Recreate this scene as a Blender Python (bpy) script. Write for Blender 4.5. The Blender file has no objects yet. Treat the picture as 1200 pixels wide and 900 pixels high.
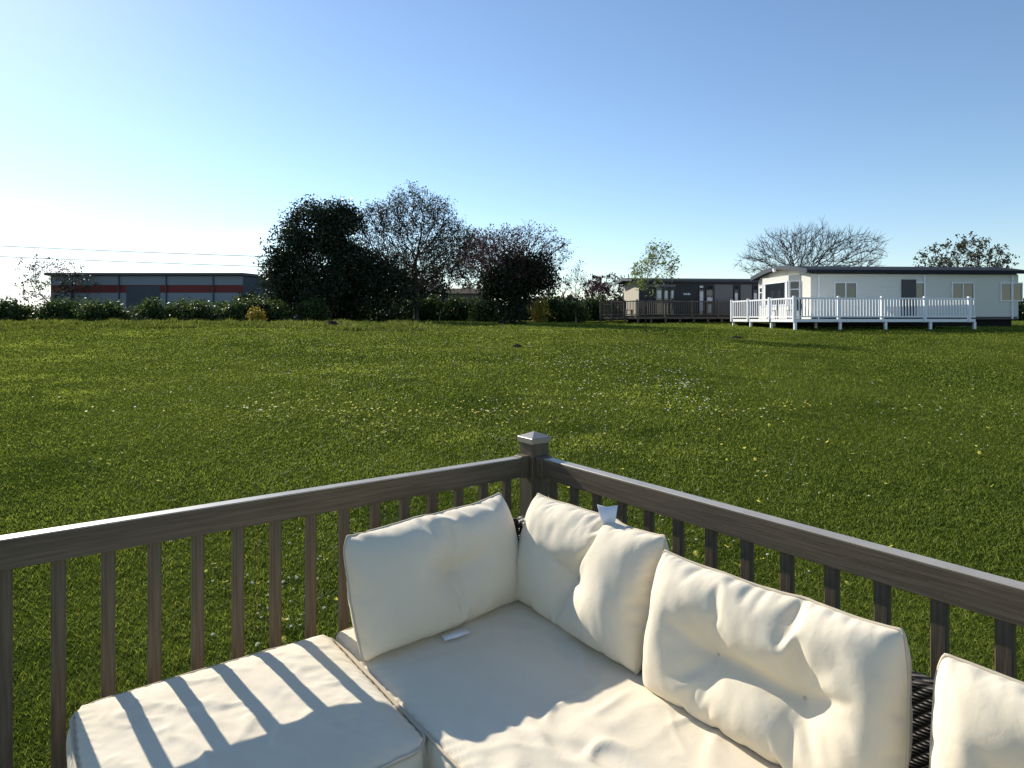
import bpy, math, random
import numpy as np
from mathutils import Vector, noise as mn
R = math.radians
rng = np.random.default_rng(7)
random.seed(7)
scene = bpy.context.scene
COL = scene.collection
F, HV, EYE = 768.0, 374.0, 1.69            # lens in photo pixels, horizon row, eye height

# ------------------------------------------------------------------ helpers
def uv(u, v, Y):
    return Vector(((u-600)/F*Y, Y, EYE-(v-HV)/F*Y))
GY = [-500, 5, 9, 14, 20, 29.5, 36, 44, 60, 100, 600]
GZ = [-.45, -.45, -.24, .13, .58, 1.2, 1.37, 1.5, 1.6, 1.64, 1.66]
def ground(x, y):
    z = np.interp(y, GY, GZ)
    z = z + .025*np.sin(x*.31+y*.23)*np.sin(y*.17+1.3)*np.clip((np.asarray(y)-5)/8, 0, 1)
    # rough bank on the far left of the field
    m = np.exp(-((np.asarray(y)-34.5)/3.0)**2)*1/(1+np.exp((np.asarray(x)+3.5)/1.2))
    return z + .13*m
def mat(name, base, rough=.7, spec=.3, **kw):
    m = bpy.data.materials.new(name); m.use_nodes = True
    nt = m.node_tree; b = nt.nodes['Principled BSDF']
    b.inputs['Base Color'].default_value = (*base, 1); b.inputs['Roughness'].default_value = rough
    b.inputs['Specular IOR Level'].default_value = spec
    for k, v in kw.items(): b.inputs[k].default_value = v
    return m
def N(m, t, **kw):
    n = m.node_tree.nodes.new(t)
    for k, v in kw.items():
        if k.startswith('i_'): n.inputs[k[2:].replace('_', ' ')].default_value = v
        else: setattr(n, k, v)
    return n
def L(m, a, ao, b, bi): m.node_tree.links.new(a.outputs[ao], b.inputs[bi])
def PB(m): return m.node_tree.nodes['Principled BSDF']
def vary(m, c1, c2, scale=3, stretch=(1,1,1), bump=0, bscale=None, detail=6, coord='Object', dist=.01, lo=.35, hi=.65):
    """mottled colour and bump from noise"""
    tc = N(m, 'ShaderNodeTexCoord'); mp = N(m, 'ShaderNodeMapping'); mp.inputs['Scale'].default_value = stretch
    L(m, tc, coord, mp, 'Vector')
    no = N(m, 'ShaderNodeTexNoise', i_Scale=scale, i_Detail=detail, i_Roughness=.65); L(m, mp, 'Vector', no, 'Vector')
    cr = N(m, 'ShaderNodeValToRGB'); cr.color_ramp.elements[0].position = lo; cr.color_ramp.elements[1].position = hi
    cr.color_ramp.elements[0].color = (*c1, 1); cr.color_ramp.elements[1].color = (*c2, 1)
    L(m, no, 'Fac', cr, 'Fac'); L(m, cr, 'Color', PB(m), 'Base Color')
    if bump:
        n2 = N(m, 'ShaderNodeTexNoise', i_Scale=bscale or scale*6, i_Detail=4.0); L(m, mp, 'Vector', n2, 'Vector')
        bp = N(m, 'ShaderNodeBump', i_Strength=bump, i_Distance=dist); L(m, n2, 'Fac', bp, 'Height'); L(m, bp, 'Normal', PB(m), 'Normal')
    return cr
def npmesh(name, verts, faces, m=None, parent=None, smooth=True, attr=None):
    verts = np.asarray(verts, dtype=np.float32).reshape(-1, 3); faces = np.asarray(faces, dtype=np.int32)
    k = faces.shape[1]
    me = bpy.data.meshes.new(name); me.vertices.add(len(verts)); me.vertices.foreach_set('co', verts.ravel())
    me.loops.add(faces.size); me.loops.foreach_set('vertex_index', faces.ravel())
    me.polygons.add(len(faces)); me.polygons.foreach_set('loop_start', np.arange(0, faces.size, k, dtype=np.int32))
    if attr is not None:
        a = me.attributes.new('tint', 'FLOAT', 'POINT'); a.data.foreach_set('value', np.asarray(attr, dtype=np.float32))
    me.update(calc_edges=True)
    if smooth: me.polygons.foreach_set('use_smooth', np.ones(len(faces), dtype=bool))
    me.validate()
    if m: me.materials.append(m)
    o = bpy.data.objects.new(name, me); COL.objects.link(o)
    if parent: o.parent = parent
    return o
def tag(o, label=None, cat=None, group=None, kind=None):
    for k, v in (('label', label), ('category', cat), ('group', group), ('kind', kind)):
        if v: o[k] = v
    return o
def empty(name, loc=(0,0,0), rz=0, label=None, cat=None, group=None):
    o = bpy.data.objects.new(name, None); o.location = loc; o.rotation_euler.z = rz; o.empty_display_size = .2
    COL.objects.link(o); return tag(o, label, cat, group)
class MB:
    """collects boxes, tubes and prisms into one mesh"""
    def __init__(s): s.v = []; s.f = []
    def box(s, x0, x1, y0, y1, z0, z1, bev=0):
        if bev <= 0:
            i = len(s.v)
            s.v += [(x,y,z) for z in (z0,z1) for y in (y0,y1) for x in (x0,x1)]
            s.f += [tuple(i+k for k in q) for q in ((0,2,3,1),(4,5,7,6),(0,1,5,4),(2,6,7,3),(0,4,6,2),(1,3,7,5))]
            return s
        b = bev; i = len(s.v)
        cs = []
        for z in (z0, z1):
            for y in (y0, y1):
                for x in (x0, x1):
                    sx = 1 if x == x0 else -1; sy = 1 if y == y0 else -1; sz = 1 if z == z0 else -1
                    s.v += [(x, y+sy*b, z+sz*b), (x+sx*b, y, z+sz*b), (x+sx*b, y+sy*b, z)]
        c = lambda k, a: i+3*k+a
        s.f += [(c(0,0),c(4,0),c(6,0),c(2,0)), (c(1,0),c(3,0),c(7,0),c(5,0)),
                (c(0,1),c(1,1),c(5,1),c(4,1)), (c(2,1),c(6,1),c(7,1),c(3,1)),
                (c(0,2),c(2,2),c(3,2),c(1,2)), (c(4,2),c(5,2),c(7,2),c(6,2))]
        for a, bb in ((0,1),(2,3),(4,5),(6,7)): s.f.append((c(a,1),c(a,2),c(bb,2),c(bb,1)))
        for a, bb in ((0,2),(1,3),(4,6),(5,7)): s.f.append((c(a,0),c(a,2),c(bb,2),c(bb,0)))
        for a, bb in ((0,4),(1,5),(2,6),(3,7)): s.f.append((c(a,0),c(a,1),c(bb,1),c(bb,0)))
        for k in range(8): s.f.append((c(k,0),c(k,1),c(k,2)))
        return s
    def tube(s, pts, r, n=8, closed=False):
        pts = [Vector(p) for p in pts]; m = len(pts); base = len(s.v)
        rr = r if isinstance(r, (list, tuple)) else [r]*m
        prev = None
        for k, p in enumerate(pts):
            if closed: t = pts[(k+1) % m]-pts[k-1]
            else: t = pts[min(k+1, m-1)]-pts[max(k-1, 0)]
            t.normalize()
            if prev is None: a = t.orthogonal().normalized()
            else:
                a = prev-t*prev.dot(t)
                a = a.normalized() if a.length > 1e-6 else t.orthogonal().normalized()
            prev = a; b = t.cross(a)
            for j in range(n):
                q = 2*math.pi*j/n; s.v.append(tuple(p+(a*math.cos(q)+b*math.sin(q))*rr[k]))
        for k in range(m if closed else m-1):
            k2 = (k+1) % m
            for j in range(n): s.f.append((base+k*n+j, base+k*n+(j+1)%n, base+k2*n+(j+1)%n, base+k2*n+j))
        if not closed: s.f += [tuple(base+j for j in range(n))[::-1], tuple(base+(m-1)*n+j for j in range(n))]
        return s
    def prism(s, poly, axis, a, b):
        """polygon in the plane across `axis` pulled from a to b"""
        i = len(s.v); n = len(poly)
        for t in (a, b):
            for p, q in poly: s.v.append((t,p,q) if axis == 'x' else (p,t,q) if axis == 'y' else (p,q,t))
        s.f += [tuple(range(i, i+n))[::-1], tuple(range(i+n, i+2*n))]
        s.f += [(i+k, i+(k+1)%n, i+n+(k+1)%n, i+n+k) for k in range(n)]
        return s
    def build(s, name, m, parent=None, smooth=False):
        me = bpy.data.meshes.new(name); me.from_pydata(s.v, [], s.f); me.update()
        import bmesh
        bm = bmesh.new(); bm.from_mesh(me); bmesh.ops.recalc_face_normals(bm, faces=bm.faces); bm.to_mesh(me); bm.free()
        if smooth: me.polygons.foreach_set('use_smooth', np.ones(len(me.polygons), dtype=bool))
        if m: me.materials.append(m)
        o = bpy.data.objects.new(name, me); COL.objects.link(o)
        if parent: o.parent = parent
        return o
def copy_tree(o, parent=None):
    c = o.copy(); COL.objects.link(c)
    if parent: c.parent = parent
    for ch in [q for q in o.children]: copy_tree(ch, c)
    return c

# ------------------------------------------------------------------ materials
M = {}
m = M['rail'] = mat('weathered_brown_rail', (.1,.08,.06), .55, .35)
vary(m, (.075,.058,.040), (.135,.108,.080), 9, (.6,.6,6), bump=.35, bscale=60, dist=.002)
def grain(name, c1, c2, stretch):
    m = mat(name, c1, .55, .22)
    vary(m, c1, c2, 7, stretch, bump=.5, bscale=30, dist=.0015); return m
M['rail_x'] = grain('rail_grain_lengthwise', (.085,.064,.040), (.150,.116,.077), (.5,8,14))
M['rail_y'] = grain('rail_grain_crosswise', (.085,.064,.040), (.150,.116,.077), (8,.5,14))
M['rail_z'] = grain('rail_grain_upright', (.090,.068,.043), (.155,.121,.081), (14,14,.6))
M['deck'] = mat('deck_boards', (.12,.1,.08), .7)
m = M['deck']; tc = N(m, 'ShaderNodeTexCoord'); mp = N(m, 'ShaderNodeMapping'); L(m, tc, 'Object', mp, 'Vector')
wv = N(m, 'ShaderNodeTexWave', wave_type='BANDS', bands_direction='Y', i_Scale=2.2, i_Distortion=0.0); L(m, mp, 'Vector', wv, 'Vector')
cr = N(m, 'ShaderNodeValToRGB'); cr.color_ramp.elements[0].color = (.03,.025,.02,1); cr.color_ramp.elements[1].color = (.16,.13,.1,1)
cr.color_ramp.elements[0].position = .02; cr.color_ramp.elements[1].position = .08
L(m, wv, 'Fac', cr, 'Fac'); L(m, cr, 'Color', PB(m), 'Base Color')
# cushion cloth: cream woven, faint marks
def cloth(name, c1, c2):
    m = mat(name, c1, .85, .15)
    vary(m, c1, c2, 4, lo=.3, hi=.7)
    tc = N(m, 'ShaderNodeTexCoord')
    n1 = N(m, 'ShaderNodeTexNoise', i_Scale=900.0, i_Detail=2.0); L(m, tc, 'Object', n1, 'Vector')
    n2 = N(m, 'ShaderNodeTexNoise', i_Scale=38.0, i_Detail=5.0, i_Distortion=.6); L(m, tc, 'Object', n2, 'Vector')
    b1 = N(m, 'ShaderNodeBump', i_Strength=.25, i_Distance=.001); L(m, n1, 'Fac', b1, 'Height')
    b2 = N(m, 'ShaderNodeBump', i_Strength=.25, i_Distance=.004); L(m, n2, 'Fac', b2, 'Height')
    L(m, b1, 'Normal', b2, 'Normal'); L(m, b2, 'Normal', PB(m), 'Normal')
    PB(m).inputs['Sheen Weight'].default_value = .15
    return m
M['cloth'] = cloth('cream_cushion_cloth', (.74,.645,.475), (.79,.70,.535))
M['piping'] = mat('cream_piping', (.56,.48,.35), .8, .1)
M['label'] = mat('white_care_label', (.85,.85,.86), .5, .3)
m = M['wicker'] = mat('grey_brown_wicker', (.07,.055,.045), .5, .4)
tc = N(m, 'ShaderNodeTexCoord')
w1 = N(m, 'ShaderNodeTexWave', bands_direction='Z', i_Scale=32.0); L(m, tc, 'Object', w1, 'Vector')
w2 = N(m, 'ShaderNodeTexWave', bands_direction='DIAGONAL', i_Scale=20.0); L(m, tc, 'Object', w2, 'Vector')
mx = N(m, 'ShaderNodeMath', operation='MULTIPLY'); L(m, w1, 'Fac', mx, 0); L(m, w2, 'Fac', mx, 1)
bp = N(m, 'ShaderNodeBump', i_Strength=.9, i_Distance=.006); L(m, mx, 0, bp, 'Height'); L(m, bp, 'Normal', PB(m), 'Normal')
cr = N(m, 'ShaderNodeValToRGB'); cr.color_ramp.elements[0].color = (.02,.016,.013,1); cr.color_ramp.elements[1].color = (.11,.09,.07,1)
L(m, mx, 0, cr, 'Fac'); L(m, cr, 'Color', PB(m), 'Base Color')

def leafmat(name, c1, c2, trans=.35, rough=.5, spec=.3):
    m = mat(name, c1, rough, spec); nt = m.node_tree
    at = N(m, 'ShaderNodeAttribute', attribute_name='tint')
    cr = N(m, 'ShaderNodeValToRGB'); cr.color_ramp.elements[0].color = (*c1,1); cr.color_ramp.elements[1].color = (*c2,1)
    L(m, at, 'Fac', cr, 'Fac'); L(m, cr, 'Color', PB(m), 'Base Color')
    tr = N(m, 'ShaderNodeBsdfTranslucent'); L(m, cr, 'Color', tr, 'Color')
    mx = N(m, 'ShaderNodeMixShader'); mx.inputs[0].default_value = trans
    L(m, PB(m), 'BSDF', mx, 1); L(m, tr, 'BSDF', mx, 2)
    L(m, mx, 'Shader', nt.nodes['Material Output'], 'Surface')
    return m
M['grass'] = leafmat('mown_grass_blades', (.054,.092,.009), (.42,.48,.070), .54, .5, .14)
M['rough_grass'] = leafmat('rough_grass_blades', (.045,.072,.010), (.26,.28,.05), .5, .6, .1)
M['soilgrass'] = mat('lawn_turf', (.04,.055,.015), 1, 0)
m = M['soilgrass']
tc = N(m, 'ShaderNodeTexCoord')
na = N(m, 'ShaderNodeTexNoise', i_Scale=.22, i_Detail=5.0, i_Roughness=.6); L(m, tc, 'Object', na, 'Vector')
nb = N(m, 'ShaderNodeTexNoise', i_Scale=14.0, i_Detail=6.0, i_Roughness=.75); L(m, tc, 'Object', nb, 'Vector')
c1 = N(m, 'ShaderNodeValToRGB'); e = c1.color_ramp.elements; e[0].position = .38; e[0].color = (.036,.054,.008,1); e[1].position = .66; e[1].color = (.092,.110,.018,1)
L(m, na, 'Fac', c1, 'Fac')
c2 = N(m, 'ShaderNodeValToRGB'); e = c2.color_ramp.elements; e[0].position = .3; e[0].color = (.45,.45,.4,1); e[1].position = .72; e[1].color = (1.4,1.4,1.3,1)
L(m, nb, 'Fac', c2, 'Fac')
mx = N(m, 'ShaderNodeMix', data_type='RGBA', blend_type='MULTIPLY'); mx.inputs[0].default_value = 1
L(m, c1, 'Color', mx, 6); L(m, c2, 'Color', mx, 7); L(m, mx, 2, PB(m), 'Base Color')
bp = N(m, 'ShaderNodeBump', i_Strength=.8, i_Distance=.05); L(m, nb, 'Fac', bp, 'Height'); L(m, bp, 'Normal', PB(m), 'Normal')

M['bark'] = mat('grey_brown_bark', (.06,.05,.04), .9, .1); vary(M['bark'], (.035,.028,.022), (.09,.075,.06), 3, (1,1,.3), .6, 12, dist=.03)
M['pale_bark'] = mat('pale_birch_bark', (.3,.28,.25), .8, .2); vary(M['pale_bark'], (.12,.11,.1), (.42,.4,.36), 4, (1,1,3), .3, 12)
M['twig'] = mat('dark_twigs', (.045,.035,.03), .9, .1)
M['red_twig'] = mat('reddish_twigs', (.075,.045,.042), .9, .1)
M['leaf_dark'] = leafmat('dark_evergreen_leaves', (.012,.024,.010), (.042,.062,.022), .22, .4, .4)
M['leaf_bud'] = leafmat('olive_spring_buds', (.045,.05,.03), (.10,.11,.055), .3)
M['leaf_red'] = leafmat('purple_leaves', (.05,.024,.028), (.12,.05,.055), .3)
M['leaf_ivy'] = leafmat('ivy_leaves', (.010,.016,.006), (.040,.052,.018), .2)
M['leaf_fresh'] = leafmat('fresh_spring_leaves', (.12,.16,.04), (.30,.34,.12), .5)
M['leaf_hedge'] = leafmat('hedge_leaves', (.022,.045,.010), (.11,.155,.04), .42)
M['leaf_gorse'] = leafmat('yellow_blossom', (.22,.18,.03), (.45,.33,.03), .3)

# ------------------------------------------------------------------ sky, sun, camera
AZ, EL = math.atan2(-.664, .747), R(27.5)          # sun ahead and to the left
w = bpy.data.worlds.new('World'); scene.world = w; w.use_nodes = True
nt = w.node_tree; bg = nt.nodes['Background']
sky = nt.nodes.new('ShaderNodeTexSky'); sky.sky_type = 'NISHITA'; sky.sun_disc = False
sky.sun_elevation = EL; sky.sun_rotation = AZ; sky.altitude = 0; sky.air_density = 1.0; sky.dust_density = .1; sky.ozone_density = 3.0
W_ = lambda t, **kw: N(w, t, **kw)
tcw = W_('ShaderNodeTexCoord'); sx = W_('ShaderNodeSeparateXYZ'); L(w, tcw, 'Generated', sx, 0)
mpw = W_('ShaderNodeMapping'); mpw.inputs['Scale'].default_value = (5,5,22); L(w, tcw, 'Generated', mpw, 'Vector')
nw = W_('ShaderNodeTexNoise', i_Scale=1.0, i_Detail=6.0, i_Roughness=.55); L(w, mpw, 'Vector', nw, 'Vector')
rn = W_('ShaderNodeMapRange'); rn.inputs['From Min'].default_value = .42; rn.inputs['From Max'].default_value = .60; L(w, nw, 'Fac', rn, 0)
rz_ = W_('ShaderNodeMapRange'); rz_.inputs['From Min'].default_value = .15; rz_.inputs['From Max'].default_value = .085; L(w, sx, 'Z', rz_, 0)
rx_ = W_('ShaderNodeMapRange'); rx_.inputs['From Min'].default_value = -.30; rx_.inputs['From Max'].default_value = -.39; L(w, sx, 'X', rx_, 0)
m1 = W_('ShaderNodeMath', operation='MULTIPLY'); L(w, rn, 0, m1, 0); L(w, rz_, 0, m1, 1)
m2 = W_('ShaderNodeMath', operation='MULTIPLY'); L(w, m1, 0, m2, 0); L(w, rx_, 0, m2, 1)
mxw = W_('ShaderNodeMix', data_type='RGBA'); L(w, m2, 0, mxw, 0); L(w, sky, 0, mxw, 6); mxw.inputs[7].default_value = (8.2,8.3,8.6,1)
L(w, mxw, 2, bg, 0); bg.inputs[1].default_value = .112
sd = bpy.data.lights.new('sun', 'SUN'); sd.energy = 4.6; sd.angle = R(.53); sd.color = (1,.93,.82)
so = bpy.data.objects.new('sun', sd); COL.objects.link(so)
ts = Vector((math.sin(AZ)*math.cos(EL), math.cos(AZ)*math.cos(EL), math.sin(EL)))
so.rotation_euler = ts.to_track_quat('Z', 'Y').to_euler(); so.location = ts*60
cd = bpy.data.cameras.new('camera'); co = bpy.data.objects.new('camera', cd); COL.objects.link(co); scene.camera = co
co.location = (0,0,EYE); co.rotation_euler = (R(90),0,0)
cd.sensor_width = 36; cd.lens = F/1200*36; cd.shift_y = -(450-HV)/1200; cd.clip_start = .05; cd.clip_end = 3000
vs = scene.view_settings; vs.view_transform = 'Standard'; vs.look = 'None'; vs.exposure = .55; vs.gamma = 1

# ------------------------------------------------------------------ ground
xs = np.concatenate([[-900,-400,-200,-120], np.linspace(-80,80,161), [120,200,400,900]])
ys = np.concatenate([[-300,-80,-20,-8], np.linspace(-4,60,161), [70,85,110,160,260,500,1200]])
X, Y = np.meshgrid(xs, ys); Z = ground(X, Y)
nx, ny = len(xs), len(ys); idx = np.arange(nx*ny).reshape(ny, nx)
tag(npmesh('ground', np.stack([X,Y,Z], -1), np.stack([idx[:-1,:-1],idx[:-1,1:],idx[1:,1:],idx[1:,:-1]], -1).reshape(-1,4), M['soilgrass']), kind='structure')

def patch(x, y):
    """broad light and dark tufts of the lawn, 0..1"""
    a = np.sin(x*.9+1.7*np.sin(y*.33))*np.sin(y*.62+1.1*np.sin(x*.41))
    b = np.sin(x*3.1+y*1.3+2*np.sin(y*.9))*np.sin(y*2.3-x*.7+1.5*np.sin(x*1.1))
    return np.clip(.5+.28*a+.22*b, 0, 1)
def blades(x, y, h, wd, lean, tint, name, m, seg2=True):
    n = len(x); th = rng.uniform(0, 2*np.pi, n); z = ground(x, y)-.004
    dx, dy = np.cos(th)*wd/2, np.sin(th)*wd/2
    la = rng.uniform(0, 2*np.pi, n); lx, ly = np.cos(la)*lean*h, np.sin(la)*lean*h
    P = lambda a, b, c: np.stack([a, b, c], -1)
    b0 = P(x-dx, y-dy, z); b1 = P(x+dx, y+dy, z)
    if seg2:
        m0 = P(x-dx*.8+lx*.3, y-dy*.8+ly*.3, z+h*.6); m1 = P(x+dx*.8+lx*.3, y+dy*.8+ly*.3, z+h*.6)
        t = P(x+lx, y+ly, z+h*.95)
        V = np.stack([b0,b1,m1,m0,t], 1).reshape(-1,3); i = np.arange(n)[:,None]*5
        Fc = np.concatenate([i+[0,1,2], i+[0,2,3], i+[3,2,4]]); at = np.repeat(tint, 5)
    else:
        t = P(x+lx, y+ly, z+h); V = np.stack([b0,b1,t], 1).reshape(-1,3); i = np.arange(n)[:,None]*3
        Fc = i+[0,1,2]; at = np.repeat(tint, 3)
    return npmesh(name, V, Fc, m, smooth=False, attr=at)
def scatter(n, y0, y1, power, half=.86, pad=.8):
    """points on the lawn, denser towards the viewer"""
    q = rng.uniform(0, 1, n); a = 1-power
    y = (y0**a+q*(y1**a-y0**a))**(1/a); x = rng.uniform(-1, 1, n)*(half*y+pad)
    return x, y
def on_lawn(x, y):
    lx = (x-.047)*.805+(y-3)*.593; ly = -(x-.047)*.593+(y-3)*.805
    return ~((lx < .16) & (ly < .12))
x1, y1 = scatter(330000, 2.2, 11, .75); k = on_lawn(x1, y1); x1, y1 = x1[k], y1[k]
x2, y2 = scatter(300000, 11, 52, 1.35)
x = np.concatenate([x1, x2]); y = np.concatenate([y1, y2])
pt = patch(x, y); cl = patch(x*4.3+9, y*4.3)
c2_ = patch(x*11+3, y*11+5); h = rng.uniform(.018, .048, len(x))*(.5+.55*cl+.45*c2_); wd = .0042+.0009*np.maximum(y-3, 0)
yl = np.clip((patch(x*.55+20, y*1.3+4)-.60)*3.2, 0, 1)*np.clip((y-5)/8, .25, 1)*np.clip(1-(x-2)/14, .3, 1)
tint = np.clip(.02+.28*pt*rng.uniform(.2,1.3,len(x))+.22*c2_*rng.uniform(0,1,len(x))+.6*rng.uniform(0,1,len(x))**5+.62*yl*rng.uniform(.3,1,len(x))+.10*np.clip((y-8)/20,0,1)-.22*np.clip((patch(x*.9+41, y*1.7+7)-.66)*4, 0, 1), 0, 1)
g = blades(x, y, h, wd, rng.uniform(.3, 1.7, len(x)), tint, 'grass', M['grass']); tag(g, 'mown green lawn grass covering the field', 'grass', kind='stuff')
# rough bank
n = 60000
y = rng.uniform(29.8, 38, n); x = rng.uniform(-36, -3.5, n)+rng.normal(0, .8, n)
y = y+1.2*np.sin(x*.35)
k = patch(x*1.5, y*1.7) > .40; x, y = x[k], y[k]
h = rng.uniform(.08, .26, len(x))*(.15+1.5*patch(x*2.3+3, y*2.1)**1.6)
g = blades(x, y, h, np.full(len(x), .03), rng.uniform(.2, 1, len(x)), np.clip(rng.uniform(0,1,len(x))**1.5*patch(x*2.3+3, y*2.1)*1.7,0,1), 'rough_grass', M['rough_grass'])
tag(g, 'rough uncut grass on the bank below the trees', 'grass', kind='stuff')

# flowers
M['petal_white'] = mat('daisy_petals', (.85,.85,.82), .6, .2); M['petal_yellow'] = mat('dandelion_petals', (.88,.76,.14), .6, .2)
M['petal_pale'] = mat('pale_yellow_petals', (.82,.78,.30), .6, .2); M['stem'] = mat('flower_stalk', (.08,.14,.03), .6, .2)
def flower_verts(r, hgt, n=9, cup=.25):
    v = [(0,0,hgt+r*.15)]; f = []
    for k in range(n*2):
        a = math.pi*k/n; rr = r if k % 2 == 0 else r*.55
        v.append((math.cos(a)*rr, math.sin(a)*rr, hgt+(cup*r if k % 2 == 0 else 0)))
    for k in range(n*2): f.append((0, 1+k, 1+(k+1)%(n*2)))
    return v, f
def flower_proto(name, label, cat, group, r, hgt, pm, cup, centre=None):
    v, f = flower_verts(r, hgt, cup=cup)
    root = empty(name, (0,0,0), 0, label, cat, group)
    mb = MB(); mb.v = v; mb.f = f; fl = mb.build('flower_head', pm, root)
    MB().tube([(0,0,-.01),(0,0,hgt)], .0016, 4).build('stalk', M['stem'], root)
    if centre:
        c = MB().tube([(0,0,hgt+.001),(0,0,hgt+.006)], [r*.38, r*.22], 8).build('flower_centre', centre, fl)
    return root
clusters = [(310,487,40,20,.5,60),(405,487,70,18,.8,90),(450,505,90,25,.8,90),(540,490,60,14,.9,70),(600,478,120,18,.6,60),
    (640,425,70,8,.3,60),(700,425,70,10,.3,60),(690,450,60,18,.35,60),(800,452,30,6,.1,50),(830,475,60,14,.4,60),(920,476,30,5,.9,24),(860,490,60,16,.4,40),
    (760,440,160,30,.25,160),(400,430,140,24,.3,80),(650,500,90,26,.3,60),(700,520,120,30,.2,90),(800,410,130,12,.25,90),(330,700,90,70,.03,90),(560,600,300,50,.15,60),
    (850,640,120,50,.2,60),(130,520,140,60,.5,110),(1080,500,140,60,.4,130),(520,400,240,14,.3,80),(880,540,110,40,.25,70)]
dz, dd = [], []
for (u, v, ru, rv, yel, n) in clusters:
    yel = min(1, yel+.12)
    for _ in range(int(n*.72)):
        uu = u+random.gauss(0, ru*.55); vv = max(v+random.gauss(0, rv*.6), 388)
        Yy = np.interp(vv, [383,388,394,400,410,425,450,480,520,570,640,760], [31,28.7,26.6,24.8,22.2,19.2,15.9,13.1,10.8,8.9,6.2,4.3])
        P = (uu-600)/F*Yy
        # settle onto the true row by a few fixed-point steps
        for _k in range(14):
            Yy = .5*Yy+.5*(EYE-float(ground(P, Yy)))*F/(vv-HV); P = (uu-600)/F*Yy
        if Yy < 3.2 or Yy > 31 or not on_lawn(np.array(P), np.array(Yy)): continue
        (dd if random.random() < yel else dz).append((P, Yy))
dd.sort(key=lambda p: p[1]); dz.sort(key=lambda p: p[1])
LD = 'yellow dandelion flower standing in the mown lawn'; LZ = 'tiny white daisy flower dotted in the mown lawn'
def plant_flowers(pts, proto, limit, smin, smax):
    for i, (px, py) in enumerate(pts[:limit]):
        o = proto if i == 0 else copy_tree(proto)
        o.location = (px, py, float(ground(px, py))); s = random.uniform(smin, smax)*(1+.012*py); o.scale = (s,s,s)
        o.rotation_euler = (random.uniform(-.5,.5)+.35, random.uniform(-.35,.35), random.uniform(0, 6.3))
plant_flowers(dd, flower_proto('dandelion', LD, 'dandelion', 'dandelions in the lawn', .019, .055, M['petal_yellow'], .3), 300, 1.0, 1.5)
plant_flowers(dz, flower_proto('daisy', LZ, 'daisy', 'daisies in the lawn', .012, .05, M['petal_white'], .1, M['petal_yellow']), 300, .8, 1.3)
vv, ff = [], []
fv, fc = flower_verts(.016, .05, cup=.2)
for (px, py) in dz[300:]:
    b = len(vv); s = random.uniform(.9, 1.5); gz = float(ground(px, py))
    vv += [(px+a*s, py+bb*s, gz+c+.25*bb*s) for a, bb, c in fv]; ff += [tuple(q+b for q in t) for t in fc]
if vv: tag(npmesh('distant_daisies', vv, ff, M['petal_white'], smooth=False), 'more white daisies scattered thinly over the far lawn', 'daisies', kind='stuff')

vv, ff = [], []
for (px, py) in dd[300:]:
    b = len(vv); s = random.uniform(1.1, 1.7); gz = float(ground(px, py))
    vv += [(px+a*s, py+bb*s, gz+c+.3*bb*s) for a, bb, c in fv]; ff += [tuple(q+b for q in t) for t in fc]
if vv: tag(npmesh('distant_dandelions', vv, ff, M['petal_yellow'], smooth=False), 'more pale yellow dandelions scattered over the far lawn', 'dandelions', kind='stuff')

# ------------------------------------------------------------------ near deck and railing (frame turned with the deck)
A = math.atan2(.593, .805); C0 = (.047, 3.0, 0)
dk = empty('deck', C0, A, 'brown boarded deck floor under the cream sofa', 'deck')
MB().box(-4.2,.15, -7,.10, -.03,0).build('floor_boards', M['deck'], dk)
MB().box(-4.2,.13, .076,.098, -.40,-.035).build('skirt_board', M['rail_x'], dk)
MB().box(.128,.148, -7,.075, -.40,-.035).build('skirt_board', M['rail_y'], dk)
rl = empty('deck_railing', C0, A, 'weathered brown deck railing with capped corner post behind the cream sofa', 'railing')
RT, RH = 1.053, .09
pc = (.098, .036)
po = MB().box(pc[0]-.05,pc[0]+.05, pc[1]-.05,pc[1]+.05, -.4,1.118, .004).build('corner_post', M['rail_z'], rl)
cp = MB()
h = .057; z0, z1 = 1.112, 1.139
cp.box(pc[0]-h,pc[0]+h, pc[1]-h,pc[1]+h, z0,z1, .002)
i = len(cp.v); q = h-.002
cp.v += [(pc[0]-q,pc[1]-q,z1+.0005),(pc[0]+q,pc[1]-q,z1+.0005),(pc[0]+q,pc[1]+q,z1+.0005),(pc[0]-q,pc[1]+q,z1+.0005),(pc[0],pc[1],z1+.024)]
cp.f += [(i,i+1,i+4),(i+1,i+2,i+4),(i+2,i+3,i+4),(i+3,i,i+4)]
M['cap'] = mat('post_cap', (.30,.25,.19), .35, .6, **{'Coat Weight': .7, 'Coat Roughness': .42})
cp.build('post_cap', M['cap'], po)
M['rail_glare'] = mat('painted_rail_glare', (.34,.29,.23), .42, .5, **{'Coat Weight': .4, 'Coat Roughness': .35}); vary(M['rail_glare'], (.27,.23,.18), (.40,.35,.28), 6, lo=.3, hi=.7)  # sun glare along the rail tops, put into the colour of an added strip
t_ = MB().box(-4.1,pc[0]-.052, .010,.060, RT-RH,RT-.006, .001).build('top_rail', M['rail_x'], rl)
tag(MB().box(-4.1,pc[0]-.053, .0105,.0595, RT-.0055,RT, .0015).build('rail_glare_strip', M['rail_glare'], t_), 'pale upper strip of the left rail with sun glare painted in')
t_ = MB().box(.072,.122, -7,pc[1]-.052, RT-RH,RT-.006, .001).build('top_rail', M['rail_y'], rl)
tag(MB().box(.0725,.1215, -7,pc[1]-.053, RT-.0055,RT, .0015).build('rail_glare_strip', M['rail_glare'], t_), 'pale upper strip of the right rail with sun glare painted in')
MB().box(-4.1,pc[0]-.052, .014,.056, .07,.13, .004).build('bottom_rail', M['rail_x'], rl)
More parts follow.
